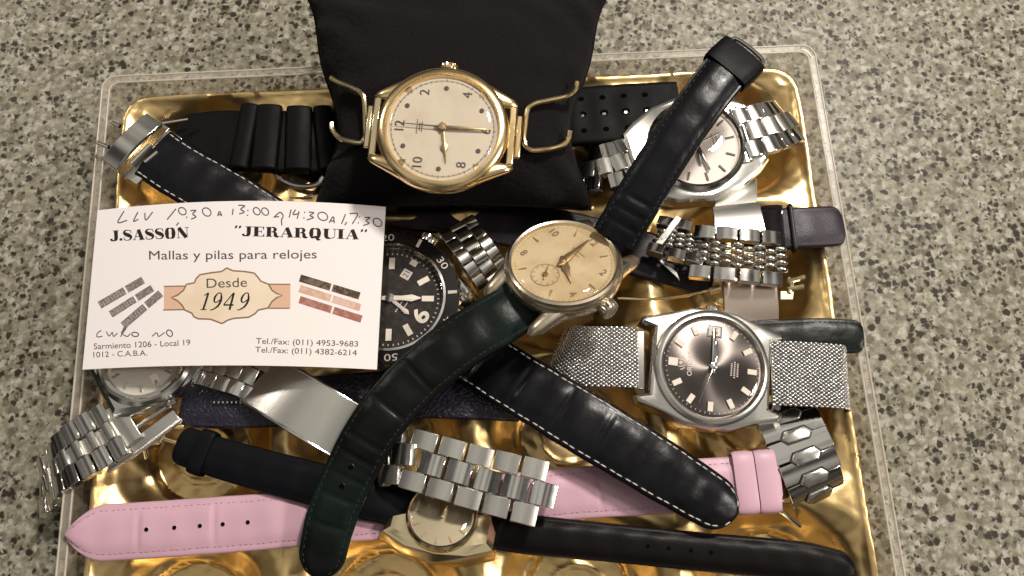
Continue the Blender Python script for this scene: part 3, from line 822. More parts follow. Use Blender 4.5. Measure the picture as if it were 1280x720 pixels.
# ================================================================ STITCHED STRAP WITH FOLDING CLASP (runs under the card to the lower right)
root = thing('stitched_leather_strap', 'wide black leather strap with white stitching, its rounded tip over the pink strap', 'watch strap', at(500, 380, 12))
ctrl = [P(192, 192, 23), P(225, 214, 22), P(290, 252, 19), P(390, 318, 14), P(500, 385, 14), P(580, 436, 19), P(640, 474, 25), P(735, 532, 29), P(830, 590, 28), P(919, 645, 25)]
o, inf = strap('strap', ctrl, [18, 18, 18.5, 18.5, 18.5, 18.5, 18, 18, 17, 14.5], 2.6, ['leather_shiny', 'stitch', 'hole'], root, None, 'round', pad=.9, stitch=(2.45, 2.0, .45), creases=(103, 121, 126, 141, 155, 168), wob=.3, edge=1.25)
def slab(mb, quad, z, th, arch=0, mi=0, n=8):
    """a plate over four photo points (a, b, c, d): a-b one short edge, d-c the other"""
    a, b, c, d = [P(x, y, zz) for (x, y), zz in zip(quad, z if isinstance(z, (list, tuple)) else [z] * 4)]
    vs = []; fs = []
    for i in range(n + 1):
        q = i / n; h = arch * (1 - (2 * q - 1) ** 2); l, r = a.lerp(d, q), b.lerp(c, q); up_ = Vector((0, 0, 1))
        vs += [l + up_ * h, r + up_ * h, l + up_ * (h - th), r + up_ * (h - th)]
    for i in range(n):
        b4 = i * 4; fs += [(b4, b4 + 4, b4 + 5, b4 + 1), (b4 + 2, b4 + 3, b4 + 7, b4 + 6), (b4, b4 + 2, b4 + 6, b4 + 4), (b4 + 1, b4 + 5, b4 + 7, b4 + 3)]
    fs += [(0, 1, 3, 2), (n * 4, n * 4 + 2, n * 4 + 3, n * 4 + 1)]
    mb.add(vs, fs, mi)
mb = MB(); slab(mb, ((127, 199), (145, 213), (203, 155), (183, 141)), (27, 27, 27, 27), 1.4, 1.6)
cl = obj('clasp', mb, 'steel', root, True, bevel=.3)
mb = MB(); slab(mb, ((150, 218), (171, 231), (228, 173), (206, 158)), (23.6, 23.6, 23.6, 23.6), 1.4, .3); obj('clasp_bar', mb, 'satin', cl, True, bevel=.25)
mb = MB()
mb.tube([P(164, 205, 25), P(176, 193, 25), P(188, 181, 25)], .9); mb.tube([P(181, 203, 25), P(197, 190, 25)], .7); mb.tube([P(203, 154, 24), P(235, 149, 23)], .55, smooth=False)
mb.tube([P(122, 178, 25), P(136, 184, 25)], .7, smooth=False); mb.tube([P(140, 153, 25), P(150, 158, 25)], .7, smooth=False); obj('spring_bars', mb, 'steel', cl, True)
mb = MB(); slab(mb, ((146, 214), (154, 221), (212, 160), (203, 154)), 24.2, 3.6); obj('hinge', mb, 'dark_steel', cl, True, bevel=.2)

# ================================================================ PINK STRAP
root = thing('pink_strap', 'pale pink leather watch strap with pointed tip, small holes and two keeper loops', 'watch strap', at(520, 640, 14))
ctrl = [P(83, 668, 21), P(160, 664, 21), P(290, 655, 20.5), P(390, 647, 20), P(520, 637, 18.5), P(690, 619, 19), P(800, 611, 19), P(890, 606, 20), P(975, 601, 20)]
o, inf = strap('strap', ctrl, [15.5, 15.6, 15.6, 15.2, 14.6, 14.6, 14.8, 15.2, 15.2], 2.0, ['pink', 'pink_stitch', 'hole'], root, 'point', 'square', tiplen=11, pad=1.0, stitch=(1.7, .9, .22),
               holes=(23.3, 31.3, 38.3, 44.8, 51.8), hole_r=.62, creases=(20.6, 41.6, 68, 151, 178), wob=.15, edge=1.9)
for px in (930, 957):
    d = min(range(len(inf['info'])), key=lambda i: abs(inf['info'][i][0].x - P(px, 604, 20).x)) * inf['ds']
    keeper('keeper_loop', inf, d, 6.0, .6, .85, 2.6, 'pink', root)

root = thing('dark_leather_strap', 'plain black purple leather strap lying flat underneath the tilted cream watch', 'watch strap', at(660, 285, 12))
strap('strap', [P(500, 256, 14), P(580, 268, 15.5), P(660, 284, 16.5), P(760, 306, 17), P(830, 326, 17), P(893, 346, 17)], [16, 16, 16, 16, 15, 14], 2.2, [mat('purple_black_leather', (.010, .006, .010), .42, spec=.25, bump=('leather', 900, .2, .05)), 'dark_stitch', 'hole'], root, None, 'square', pad=.5, stitch=(1.8, 1.1, .28))
# ================================================================ SMALL STRAP TIPS AT THE RIGHT
root = thing('plum_strap', 'short plum brown leather strap end with a square tip beside the beaded bracelet', 'watch strap', at(1000, 285, 15))
o, inf = strap('strap', [P(920, 290, 17), P(950, 288, 20), P(1000, 285, 22), P(1053, 282, 21)], [13.5, 13.5, 13.5, 13], 2.0, ['leather_plum', 'dark_stitch', 'hole'], root, None, 'square', pad=.4)
keeper('keeper_loop', inf, 11.5, 6.2, .5, .7, 2.0, 'clear_dark', root)
keeper('keeper_loop', inf, 17.6, 1.2, .5, .6, 1.9, 'black', root)
root = thing('green_black_strap', 'dark green black leather strap end tucked behind the woven steel band', 'watch strap', at(1030, 420, 12))
o, inf = strap('strap', [P(925, 425, 19), P(980, 422, 20), P(1030, 420, 21), P(1078, 421, 21)], [11, 11, 11, 10], 2.2, ['leather_green', 'dark_stitch', 'hole'], root, None, 'square', pad=.5, stitch=(1.6, 1.0, .3))
root = thing('indigo_strap', 'dark indigo strap with a beaded edge tucked under the brushed clasp', 'watch strap', at(300, 505, 12))
o, inf = strap('strap', [P(228, 505, 19), P(270, 508, 19.5), P(330, 506, 19), P(420, 498, 17.5), P(540, 492, 17), P(650, 496, 17)], [13, 13, 13.5, 14.5, 15, 15], 2.2, [mat('indigo_leather', (.012, .009, .022), .3, spec=.5, bump=('leather', 700, .5, .2)), 'stitch', 'hole'], root, 'square', None, pad=.5)
mb = MB()
for k in range(8):
    p = P(268 + k * 5.5, 503, 22.2); mb.ellipsoid(p, (Vector((.45, 0, 0)), Vector((0, .6, 0)), Vector((0, 0, .5))), 0, 8, 5)
obj('beading', mb, 'steel', root, True)

# ================================================================ BOTTOM-LEFT STEEL WATCH AND ITS BRACELET
WB = wframe(188, 456, 19, 35, (0, .10))
root = thing('steel_watch', 'silver steel watch half hidden under the card, bracelet hanging over the box rim', 'watch', WB)
mb = MB(); oct_ = [(-13.6, 8), (-9.5, 15.5), (9.5, 15.5), (13.6, 8), (14.4, 0), (13.6, -8), (9.5, -15.5), (-9.5, -15.5), (-13.6, -8), (-14.4, 0)]
mb.prism(oct_[::-1], -1.5, 4.0, bev=2.2); obj('case', mb, 'steel', root, sharp=25)
mb = MB(); mb.lathe([(14.1, 3.2), (14.0, 4.7), (13.0, 5.4), (12.6, 4.9), (12.0, 6.1), (11.1, 6.1), (10.7, 5.0), (10.5, 4.4)], 80); obj('bezel', mb, 'steel', root)
mb = MB(); mb.lathe([(10.9, 4.6), (10.7, 5.0), (0, 5.1)], 72); dl = obj('dial', mb, 'dial_white', root)
mb = MB()
for h in range(12): bar(mb, h, 7.8, 9.9, .7, 5.1)
obj('hour_markers', mb, 'steel', dl)
mb = MB(); mb.box((7.0, 0, 5.2), (2.8, 2.2, .1)); obj('date_window', mb, 'lume', dl)
obj('hour_hand', hand(10.2, [(-1.5, .4), (0, .5), (6, .2)], 5.5), 'steel', root); obj('minute_hand', hand(1.9, [(-1.5, .4), (0, .45), (10, .15)], 5.9), 'steel', root)
obj('crystal', dome(10.9, 5.5, 1.3), 'crystal', root, sharp=60)
obj('crown', crown(1.8, 1.8, 14.1, 1.2), 'steel', root, sharp=30)
mb = MB(); slab(mb, ((150, 500), (178, 545), (152, 566), (122, 520)), (22, 22, 21, 21), 2.2, .6); br = obj('bracelet', mb, 'satin', root, True, bevel=.25)
INV[br.name] = INV[root.name]
lk, fr = bracelet([P(138, 540, 21.5), P(118, 552, 22), P(98, 564, 22), P(80, 578, 20), P(66, 596, 15), P(58, 612, 8)], [18, 18, 17.5, 17, 16.5, 16], 5.0, 'block', br, rolls=[0, 0, .1, .2, .25, .3], jit=.4)
mb = MB(); slab(mb, ((126, 580), (136, 592), (226, 525), (216, 512)), (20, 20, 20.5, 20.5), 1.2, .4)
mb.tube([P(122, 566, 20.5), P(170, 535, 20.8), P(214, 505, 21)], .7, smooth=False); mb.tube([P(138, 588, 20.6), P(180, 560, 20.9), P(228, 524, 21)], .7, smooth=False)
obj('clasp_blade', mb, 'satin', br, True, bevel=.2)
# ================================================================ BLACK DIVER'S WATCH
WD = wframe(491, 381, 20, 150, (0.0, .04))
root = thing('diver_watch', 'large black faced diver watch with numbered bezel, partly covered by the white card', 'watch', WD)
mb = MB(); mb.lathe([(18, -1.5), (20.6, -.5), (21.2, 2), (21.0, 4.5), (20, 5.6), (16, 5.6), (16, 0)], 96)
for sx in (-1, 1):
    for sy in (-1, 1): lug(mb, (sx * 13.5, sy * 13, 2.4), (sx * 10.8, sy * 24.5, 1.2), 8, 5.5, 5.5, 3.6, 2.4)
obj('case', mb, 'steel', root, sharp=40)
mb = MB(); n = 180; pr = [(21.3, 5.2), (21.5, 6.4), (21.1, 7.5), (20.5, 8.0)]; vs = []; fs = []
for j, (r, z) in enumerate(pr):
    for i in range(n):
        k = 1 - .018 * (1 if (i // 2) % 2 else 0) * (1 if j < 3 else 0); a = 2 * math.pi * i / n; vs.append((r * k * math.cos(a), r * k * math.sin(a), z))
for j in range(3):
    for i in range(n): fs.append((j * n + i, j * n + (i + 1) % n, (j + 1) * n + (i + 1) % n, (j + 1) * n + i))
mb.add(vs, fs); mb.lathe([(16.9, 7.5), (16.7, 8.5), (16.0, 8.6), (15.7, 7.2)], 96); bz = obj('bezel', mb, 'steel', root, sharp=40)
mb = MB(); mb.lathe([(20.7, 7.7), (20.5, 8.05), (16.9, 8.3), (16.7, 7.8)], 96); obj('bezel_insert', mb, 'bezel_black', bz, sharp=50)
mb = MB(); R0 = Matrix.Rotation(math.radians(64), 4, 'Z')
for k in range(1, 6):
    m2 = MB(); a = math.radians(90 - k * 60); text(m2, str(k * 10), (0, 0), 2.1, 0, w=3.9)
    X = R0 @ Matrix.Rotation(a - math.pi / 2, 4, 'Z') @ Matrix.Translation((0, 18.7, 8.26)); mb.add(m2.v, m2.f, 0, X)
for k in range(60):
    if k % 10 == 0: continue
    a = math.radians(-k * 6); X = R0 @ Matrix.Rotation(a, 4, 'Z')
    if k % 5 == 0: mb.box((0, 18.7, 8.22), (.95, 2.7, .1), 0, X)
obj('bezel_numerals', mb, 'print_light', bz, sharp=50)
mb = MB(); mb.lathe([(16.1, 6.2), (15.9, 7.4), (15.1, 6.0), (15.0, 5.4)], 96); mb.lathe([(15.6, 5.2), (15.4, 5.6), (0, 5.7)], 80, 1); dl = obj('dial', mb, ['dark_steel', 'dial_black'], root)
mb = MB()
for h in (1, 2, 4, 5, 7, 8, 10, 11): bar(mb, h, 9.4, 13.0, 1.7, 5.72)
for h in (12, 6, 9):
    a = {12: 0, 6: 0, 9: 0}[h]; text(mb, str(h), pol(10.6, h), 5.2, 5.85, offset=.03, w=4.0 if h != 12 else 5.4)
bar(mb, 3, 12.2, 14.0, 2.2, 5.72)
obj('hour_markers', mb, 'lume', dl, sharp=50)
mb = MB(); mb.box((8.9, 0, 5.8), (2.9, 2.9, .12)); obj('date_window', mb, 'print_light', dl)
mb = MB(); text(mb, '21', (8.9, 0), 1.7, 5.9); obj('date_numerals', mb, 'black', dl, sharp=50)
mb = MB()
for q in range(60): bar(mb, q / 5, 14.0, 14.6, .3, 5.72, .03)
for k, ww in ((-3.5, 5), (-5, 3.4)):
    for q in range(9): mb.box((-ww / 2 + q * ww / 8, k, 5.75), (ww / 13, .42, .02))
obj('minute_track', mb, 'print_light', dl, sharp=50)
obj('minute_hand', hand(5.0, [(-2.5, .6), (0, .8), (3.5, .7), (6.5, 1.1), (9.3, .1)], 6.4), 'lume', root)
obj('hour_hand', hand(6.35, [(-1, .5), (0, .6), (4.5, .5), (6.6, .8), (7.6, .1)], 6.1), 'print_light', root)
mb = MB(); mb.lathe([(1.3, 6), (1.3, 7), (0, 7.2)], 24); obj('hand_pin', mb, 'steel', root)
obj('crystal', dome(15.9, 7.6, .5), 'crystal', root, sharp=60)
obj('crown', crown(2.7, 3.4, 20.8, 3.2, 2), 'steel', root, sharp=30)
mb = MB(); slab(mb, ((545, 291), (592, 268), (597, 276), (551, 299)), 26, 1.2, .2); br = obj('bracelet', mb, 'steel', root, True, bevel=.2); INV[br.name] = INV[root.name]
bracelet([P(574, 288, 25), P(586, 304, 26), P(599, 322, 26), P(613, 343, 24)], 12.2, 4.7, 'oyster', br, ('steel', 'steel'), rolls=[-.1] * 4, arch=.3)

# ================================================================ BRUSHED CLASP BRACELET
root = thing('brushed_clasp_bracelet', 'steel bracelet with a broad plain brushed clasp sticking out below the card', 'bracelet', at(370, 510, 15))
mb = MB(); slab(mb, ((300, 500), (345, 447), (450, 508), (416, 571)), (24, 24, 27, 27), 1.5, 3.2, 0, 16); cl = obj('clasp', mb, 'satin', root, True, bevel=.35)
mb = MB(); a, b = P(300, 500, 24), P(416, 571, 27)
pts = [a.lerp(b, q / 12) + Vector((0, 0, 3.2 * (1 - (q / 6 - 1) ** 2) - .5)) for q in range(13)]; mb.tube(pts, .55, smooth=False); a, b = P(345, 447, 24), P(450, 508, 27)
pts = [a.lerp(b, q / 12) + Vector((0, 0, 3.2 * (1 - (q / 6 - 1) ** 2) - .5)) for q in range(13)]; mb.tube(pts, .55, smooth=False); obj('clasp_rim', mb, 'steel', cl, True)
bracelet([P(322, 474, 23), P(303, 466, 23), P(280, 459, 22), P(255, 452, 20)], 14, 5, 'oyster', root, rolls=[0, 0, 0, 0])

# ================================================================ SMALL CHAMPAGNE WATCH WITH BLACK STRAP
WS = wframe(553, 652, 20, 170, (.05, .36))
root = thing('small_champagne_watch', 'small pale gold watch with round dial and angular lugs on a thin black strap', 'watch', WS)
mb = MB(); out = [(-7.2, 16.5), (-10.6, 9), (-11.6, 0), (-10.6, -9), (-7.2, -16.5), (7.2, -16.5), (10.6, -9), (11.6, 0), (10.6, 9), (7.2, 16.5)]
mb.prism(out, -3.0, 3.4, bev=3.6); obj('case', mb, 'gold_pale', root, sharp=25)
mb = MB(); mb.lathe([(10.2, 3), (10.1, 4.8), (9.5, 5.5), (9.0, 5.3), (8.8, 4.4)], 72); obj('bezel', mb, 'gold_pale', root)
mb = MB(); mb.lathe([(9.2, 4.2), (9, 4.6), (0, 4.7)], 64); dl = obj('dial', mb, 'dial_champ', root)
mb = MB()
for h in range(12): bar(mb, h, 6.6, 8.3, .35, 4.7)
obj('hour_markers', mb, 'brass', dl)
mb = MB(); mb.box((6.2, 0, 4.75), (2.2, 1.7, .08)); obj('date_window', mb, 'lume', dl)
obj('hour_hand', hand(2.4, [(-1, .3), (0, .4), (4.3, .15)], 4.9), 'brass', root); obj('minute_hand', hand(3.6, [(-1, .3), (0, .3), (6.8, .1)], 5.2), 'brass', root)
obj('crystal', dome(9.2, 5.0, 1.1), 'crystal', root, sharp=60)
o, inf = strap('strap', [P(222, 555, 20.5), P(290, 577, 21.5), P(390, 604, 23), P(455, 622, 23.5), P(520, 638, 21)], [11, 11.5, 12, 12, 11.5], 2.2, ['leather_navy', 'dark_stitch', 'hole'], root, 'square', None, pad=.8, wob=.2)
keeper('keeper_loop', inf, 9, 4.2, .4, .7, 2.2, 'leather_navy', root)
mb = MB(); mb.tube([P(182, 556, 20), P(200, 552, 20.5), P(212, 536, 20.5), P(231, 533, 20.8)], .6); mb.tube([P(205, 548, 20.5), P(222, 553, 21), P(238, 553, 21.5)], .6); mb.tube([P(180, 557, 19), P(184, 573, 18)], .6, smooth=False)
obj('buckle', mb, 'gold_pale', root, True)
strap('strap', [P(588, 656, 20.5), P(660, 668, 21), P(760, 678, 21), P(880, 690, 21), P(1000, 702, 21.5), P(1068, 716, 21.5)], [11, 11, 10.5, 10.5, 11, 10], 2.4, ['leather_brown', 'dark_stitch', 'hole'], root, None, 'round', pad=.9, wob=.2, holes=(50, 56, 62, 68), hole_r=.5)

# ================================================================ THREE ROW STEEL BRACELET
root = thing('three_row_bracelet', 'polished three row steel bracelet lying across the small champagne watch', 'bracelet', at(590, 595, 20))
bracelet([P(474, 573, 23.5), P(488, 567, 29), P(520, 575, 31), P(585, 594, 31), P(662, 614, 30)], [16.5, 16.5, 16.5, 17, 18], 7.6, 'oyster', root, ('satin', 'steel'), 2.4, arch=.55, jit=.22)

# ================================================================ HEXAGON LINK BRACELET
root = thing('hexagon_link_bracelet', 'pale steel bracelet of hexagonal centre links curling down into the tray corner', 'bracelet', at(1000, 590, 8))
bracelet([P(978, 512, 18), P(992, 540, 21), P(1005, 568, 21.5), P(1016, 597, 19), P(1022, 622, 13)], [18, 18, 17.5, 17, 16.5], 6.3, 'hex', root, ('steel', 'satin', 'black'), 2.2, rolls=[.05] * 5, up=(-.14, .2, 1), arch=.3)
mb = MB(); mb.tube([P(978, 640, 15), P(990, 650, 14), P(1000, 658, 13)], .7); mb.tube([P(966, 632, 15), P(978, 640, 15)], .9)
obj('hook', mb, 'steel', root, True)

# ================================================================ TOP RIGHT STEEL WATCH
WT = wframe(866, 190, 21, 194, (.02, -.02))
root = thing('silver_dial_watch', 'steel watch with pinkish silver dial and baton markers under the lifted black strap', 'watch', WT)
mb = MB(); out = []
for x, y in ((-9.5, 21.5), (-13, 17.5), (-16.6, 10), (-18.4, 0), (-16.6, -10), (-13, -17.5), (-9.5, -21.5), (9.5, -21.5), (13, -17.5), (16.6, -10), (18.4, 0), (16.6, 10), (13, 17.5), (9.5, 21.5)): out.append((x, y))
mb.prism(out, -2, 4.6, bev=1.5); obj('case', mb, 'satin', root, sharp=25)
mb = MB(); mb.lathe([(15.6, 4.2), (15.4, 5.6), (14.4, 6.4), (13.6, 6.2), (13.2, 5.0)], 96); obj('bezel', mb, 'steel', root)
mb = MB(); mb.lathe([(13.4, 4.6), (13.2, 5.1), (0, 5.2)], 80); dl = obj('dial', mb, 'dial_silver', root)
mb = MB()
for h in range(12): bar(mb, h, 9.6, 12.4, .6 if h else 1.4, 5.2)
obj('hour_markers', mb, 'print_dark', dl)
mb = MB()
for k, ww in ((6.4, 4), (-5.6, 4.6), (-6.8, 3.2)):
    for q in range(8): mb.box((-ww / 2 + q * ww / 7, k, 5.24), (ww / 12, .45, .02))
obj('dial_lettering', mb, 'print_tan', dl)
obj('hour_hand', hand(9.2, [(-1.8, .5), (0, .6), (6.8, .5), (7.2, .1)], 5.6), 'dark_steel', root); obj('minute_hand', hand(8.75, [(-1.8, .45), (0, .5), (9.2, .4), (9.6, .1)], 6.0), 'dark_steel', root)
obj('second_hand', hand(5.6, [(-3.6, .3), (0, .2), (10, .08)], 6.3, .1), 'dark_steel', root)
mb = MB(); mb.lathe([(.9, 5.3), (.9, 6.6), (0, 6.8)], 20); obj('hand_pin', mb, 'steel', root)
obj('crystal', dome(13.6, 5.8, 1.0), 'crystal', root, sharp=60)
mb = MB(); slab(mb, ((908, 136), (928, 205), (942, 201), (922, 132)), 25.5, 2.2, .3); br = obj('bracelet', mb, 'steel', root, True, bevel=.25); INV[br.name] = INV[root.name]
bracelet([P(933, 167, 25), P(949, 163, 25), P(966, 158, 24.5), P(980, 154, 21)], [17.5, 17.5, 17, 16.5], 5.6, 'oyster', br, ('steel', 'satin'))
mb = MB(); slab(mb, ((795, 180), (808, 238), (790, 242), (778, 184)), 24.5, 2.2, .3); br = obj('bracelet', mb, 'satin', root, True, bevel=.25); INV[br.name] = INV[root.name]
bracelet([P(783, 203, 25), P(766, 208, 25.5), P(748, 212, 24), P(733, 215, 20)], [16.5, 16.5, 16, 15.5], 5.2, 'oyster', br, ('steel', 'satin'), rolls=[.15] * 4)

# ================================================================ BEADED STEEL BRACELET WITH FOLDING CLASP
root = thing('beaded_bracelet', 'steel bracelet of small rounded beads between square edge links with a long folding clasp', 'bracelet', at(900, 320, 14))
bracelet([P(826, 296, 22.5), P(845, 300, 23.5), P(868, 307, 23), P(884, 313, 23)], 15, 2.9, 'beads', root, ('steel', 'steel'), 2.4, rolls=[.0] * 4, up=(.35, .2, 1))
bracelet([P(878, 316, 25.5), P(905, 318, 27), P(940, 321, 27), P(976, 325, 25.5)], 17, 3.5, 'beads', root, ('steel', 'steel'), 2.6)
mb = MB(); slab(mb, ((890, 258), (949, 252), (958, 292), (894, 294)), (22, 22, 24, 24), 1.3, .6); slab(mb, ((900, 216), (945, 214), (947, 254), (892, 262)), (18, 18, 22, 22), 1.2, .4)
cl = obj('clasp', mb, 'satin', root, True, bevel=.25)
mb = MB(); slab(mb, ((896, 290), (957, 288), (958, 300), (893, 302)), 25.4, 1.2, .3); obj('clasp_lip', mb, 'steel', cl, True, bevel=.3)
mb = MB(); slab(mb, ((903, 346), (970, 342), (974, 400), (905, 404)), (22.5, 22.5, 20, 20), 1.5, .8); obj('clasp_cover', mb, mat('rose_steel', (.78, .64, .54), .26, 1.0), cl, True, bevel=.3)
mb = MB(); slab(mb, ((812, 313), (846, 269), (852, 273), (819, 318)), 24.5, 1.2); slab(mb, ((819, 318), (846, 340), (850, 350), (824, 326)), 22, 1.4); obj('end_bar', mb, 'steel', cl, True, bevel=.25)
mb = MB(); mb.tube([P(984, 352, 20), P(996, 349, 20), P(1005, 346, 20)], .9); mb.tube([P(984, 362, 20), P(996, 360, 20), P(1004, 358, 20)], .9); mb.tube([P(986, 347, 20), P(989, 356, 20), P(986, 366, 20)], .8); slab(mb, ((976, 364), (992, 364), (991, 374), (976, 374)), 20, 2)
obj('spring_bars', mb, 'gold_pale', cl, True)
root = thing('gold_pin', 'thin straight gold spring bar lying between the cream watch and the steel clasp', 'spring bar', at(830, 370, 18))
mb = MB(); mb.tube([P(772, 373, 23.5), P(815, 374, 23), P(855, 370, 22.5), P(890, 362, 22)], .45); mb.tube([P(886, 364, 22), P(900, 360, 22)], 1.1, smooth=False); obj('rod', mb, 'gold', root, True)

# ================================================================ GREY DIAL WATCH ON WOVEN STEEL
WO = wframe(884, 463, 23, 173, (.078, -.014))
root = thing('grey_dial_watch', 'steel watch with grey sunburst dial and woven mesh bracelet', 'watch', WO)
mb = MB(); n = 72; out = []
cpts = [(-18.0, 0), (-17.4, 7), (-15.0, 13.2), (-12.9, 20.6), (-10.9, 21.6), (-9.6, 17.6), (9.6, 17.6), (10.9, 21.6), (12.9, 20.6), (15.0, 13.2), (17.4, 7), (18.0, 0)]
cpts = cpts + [(x, -y) for x, y in reversed(cpts[1:-1])]
mb.prism(cpts[::-1], -2, 4.6, bev=1.3); obj('case', mb, 'satin', root, sharp=28)
mb = MB(); mb.lathe([(17.2, 3.9), (16.8, 5.4), (16.0, 6.0), (15.2, 6.1), (14.7, 5.4), (14.3, 4.7)], 96); obj('bezel', mb, 'satin', root)
mb = MB(); mb.lathe([(14.9, 4.4), (14.6, 4.9), (13.6, 5.2), (0, 5.2)], 96); dl = obj('dial', mb, 'dial_grey', root)
mb = MB()
for h in range(12):
    if h == 3: continue
    bar(mb, h, 10.2, 13.0, 1.6 if h else 2.4, 5.2, .45)
obj('hour_markers', mb, 'lume', dl, bevel=.12)
mb = MB(); mb.box((10.6, 0, 5.3), (3.4, 4.4, .3)); mb.box((10.6, 0, 5.5), (2.6, 3.4, .05), 1); obj('date_window', mb, ['steel', 'lume'], dl, bevel=.1)
mb = MB(); text(mb, '21', (10.6, 0), 1.6, 5.56); obj('date_numerals', mb, 'black', dl)
mb = MB(); text(mb, 'ORIENT', (0, 6.6), 1.45, 5.23, offset=.015)
for sx in (-1, 1):      # the maker's emblem over the word
    mb.strip([(sx * .5, 8.0), (sx * 1.0, 8.9), (sx * 1.1, 9.9)], [.28] * 3, 5.23); mb.strip([(sx * 1.2, 8.1), (sx * 1.8, 8.7), (sx * 1.9, 9.3)], [.28] * 3, 5.23)
mb.lathe([(.55, 5.22), (.5, 5.25), (0, 5.25)], 12, X=Matrix.Translation((0, 9.3, 0)))
for k, ww in ((-5.6, 3.4), (-6.5, 4.4), (-7.4, 3.6)):
    for q in range(8): mb.box((-ww / 2 + q * ww / 7, k, 5.23), (ww / 12, .5, .02))
mb2 = mb; obj('dial_lettering', mb2, 'print_light', dl, sharp=50)
mb = MB()
for q in range(60): bar(mb, q / 5, 13.2, 13.8, .14, 5.2, .03)
obj('minute_track', mb, 'print_light', dl)
obj('hour_hand', hand(3.15, [(-1.5, .4), (0, .55), (7, .5), (7.8, .1)], 5.9), 'steel', root); obj('minute_hand', hand(2.95, [(-2, .4), (0, .5), (10.5, .45), (11.2, .1)], 6.2), 'steel', root)
obj('second_hand', hand(9.6, [(-3.4, .3), (0, .18), (11.8, .07)], 6.5, .1), 'steel', root)
mb = MB(); mb.lathe([(1.0, 5.4), (1.0, 6.8), (0, 7.0)], 20); obj('hand_pin', mb, 'steel', root)
obj('crystal', dome(14.9, 5.8, 1.4), 'crystal', root, sharp=60)
obj('crown', crown(1.9, 1.7, 17.6, 1.0), 'steel', root, sharp=30)
br = mesh_band('mesh_band', [P(796, 447, 26.5), P(770, 446, 27), P(735, 445, 26.5), P(708, 443, 24), P(694, 442, 19)], 18.6, root)
mb = MB(); slab(mb, ((793, 413), (806, 413), (806, 486), (793, 487)), 26.0, 1.6, .3); obj('end_bar', mb, 'dark_steel', br, True, bevel=.3)
qa, qb = P(966, 466, 26.5), P(1046, 470, 26.2); qd = (qb - qa); qd.z = 0; qd.normalize(); dn = Vector((0, 0, -1))
br = mesh_band('mesh_band', [qa, qa.lerp(qb, .35) + dn * -.4, qa.lerp(qb, .7) + dn * -.4, qb, qb + qd * 2.6 + dn * 1.2, qb + qd * 4.0 + dn * 3.6, qb + qd * 4.4 + dn * 7], 19.4, root)
mb = MB(); slab(mb, ((962, 424), (974, 424), (976, 512), (966, 511)), 26.4, 1.6, .3); obj('end_bar', mb, 'steel', br, True, bevel=.3)

# ================================================================ CREAM SMALL-SECONDS WATCH ON TOP
WC = wframe(704, 336, 36.5, 43, (-.02, .42))
root = thing('cream_dial_watch', 'aged cream dial watch with small seconds on a long black leather strap, tilted on top', 'watch', WC)
mb = MB(); mb.lathe([(13.5, -4.6), (15.2, -3.6), (16.8, -1.6), (17.2, .6), (17.0, 2.0), (16.2, 2.9), (15.0, 3.0), (14.6, 2)], 96)
for sx in (-1, 1):
    for sy in (-1, 1): lug(mb, (sx * 10.4, sy * 8.0, -.6), (sx * 9.4, sy * 21.4, -1.4), 6.6, 3.4, 5.0, 3.2, 2.6)
obj('case', mb, 'worn', root, sharp=40)
mb = MB(); mb.lathe([(16.6, 2.6), (16.3, 3.5), (15.6, 3.9), (15.0, 3.6), (14.7, 2.4)], 96); obj('bezel', mb, 'worn', root)
mb = MB(); mb.lathe([(15.0, 2.0), (14.8, 2.5), (12, 2.62), (0, 2.75)], 96)
dl = obj('dial', mb, 'dial_aged', root)
mb = MB(); z = 2.86
for h in (12, 2, 4, 8, 10): text(mb, str(h), pol(11.9, h), 2.3, z, offset=.0)
for h in (1, 3, 5, 7, 9, 11):
    a = math.radians(h * 30); X = Matrix.Rotation(-a, 4, 'Z')
    mb.prism([(-.28, 10.8), (.28, 10.8), (.08, 13.1), (-.08, 13.1)], z - .1, z, 0, X)
for q in range(60): bar(mb, q / 5, 13.6, 14.0, .1, z - .14, .02)
obj('numerals', mb, 'print_tan', dl, sharp=50)
mb = MB(); X = Matrix.Translation((0, -7.0, 0))
mb.lathe([(3.9, z - .04), (4.05, z), (4.05, z - .04)], 48, X=X, cap=False)
for q in range(12):
    a = math.radians(q * 30); mb.box((0, 3.4, z - .01), (.12, .8, .02), 0, X @ Matrix.Rotation(a, 4, 'Z'))
sd_ = obj('small_seconds', mb, 'print_tan', dl, sharp=50)
m2 = hand(0, [(-2, .25), (0, .3), (3.4, .06)], z + .1, .12); h_ = MB(); h_.add(m2.v, m2.f, 0, X @ Matrix.Rotation(math.radians(35), 4, 'Z')); h_.lathe([(.8, z), (.8, z + .35), (0, z + .4)], 16, X=X)
obj('seconds_hand', h_, 'brass', sd_)
obj('minute_hand', hand(11.8, [(-2.4, .5), (-1, .9), (0, 1.1), (2.5, 1.1), (4, .8), (11, .12)], 3.5), 'brass', root)
obj('hour_hand', hand(3.9, [(-2, .5), (0, 1.1), (2.8, 1.2), (4, .7), (8.2, .12)], 3.2), 'brass', root)
mb = MB(); mb.lathe([(1.0, 3), (1.0, 3.9), (0, 4.1)], 20); obj('hand_pin', mb, 'brass', root)
mb = MB()
for k, ww in ((6.0, 4.4), (4.7, 2.6)):
    for q in range(8): mb.box((-ww / 2 + q * ww / 7, k, z - .06), (ww / 12, .45 if k > 5 else .3, .02))
obj('dial_lettering', mb, 'print_tan', dl)
obj('crystal', dome(15.0, 3.2, 2.0), 'crystal', root, sharp=60)
obj('crown', crown(2.9, 3.0, 17.0, -1.0), 'worn', root, sharp=30)
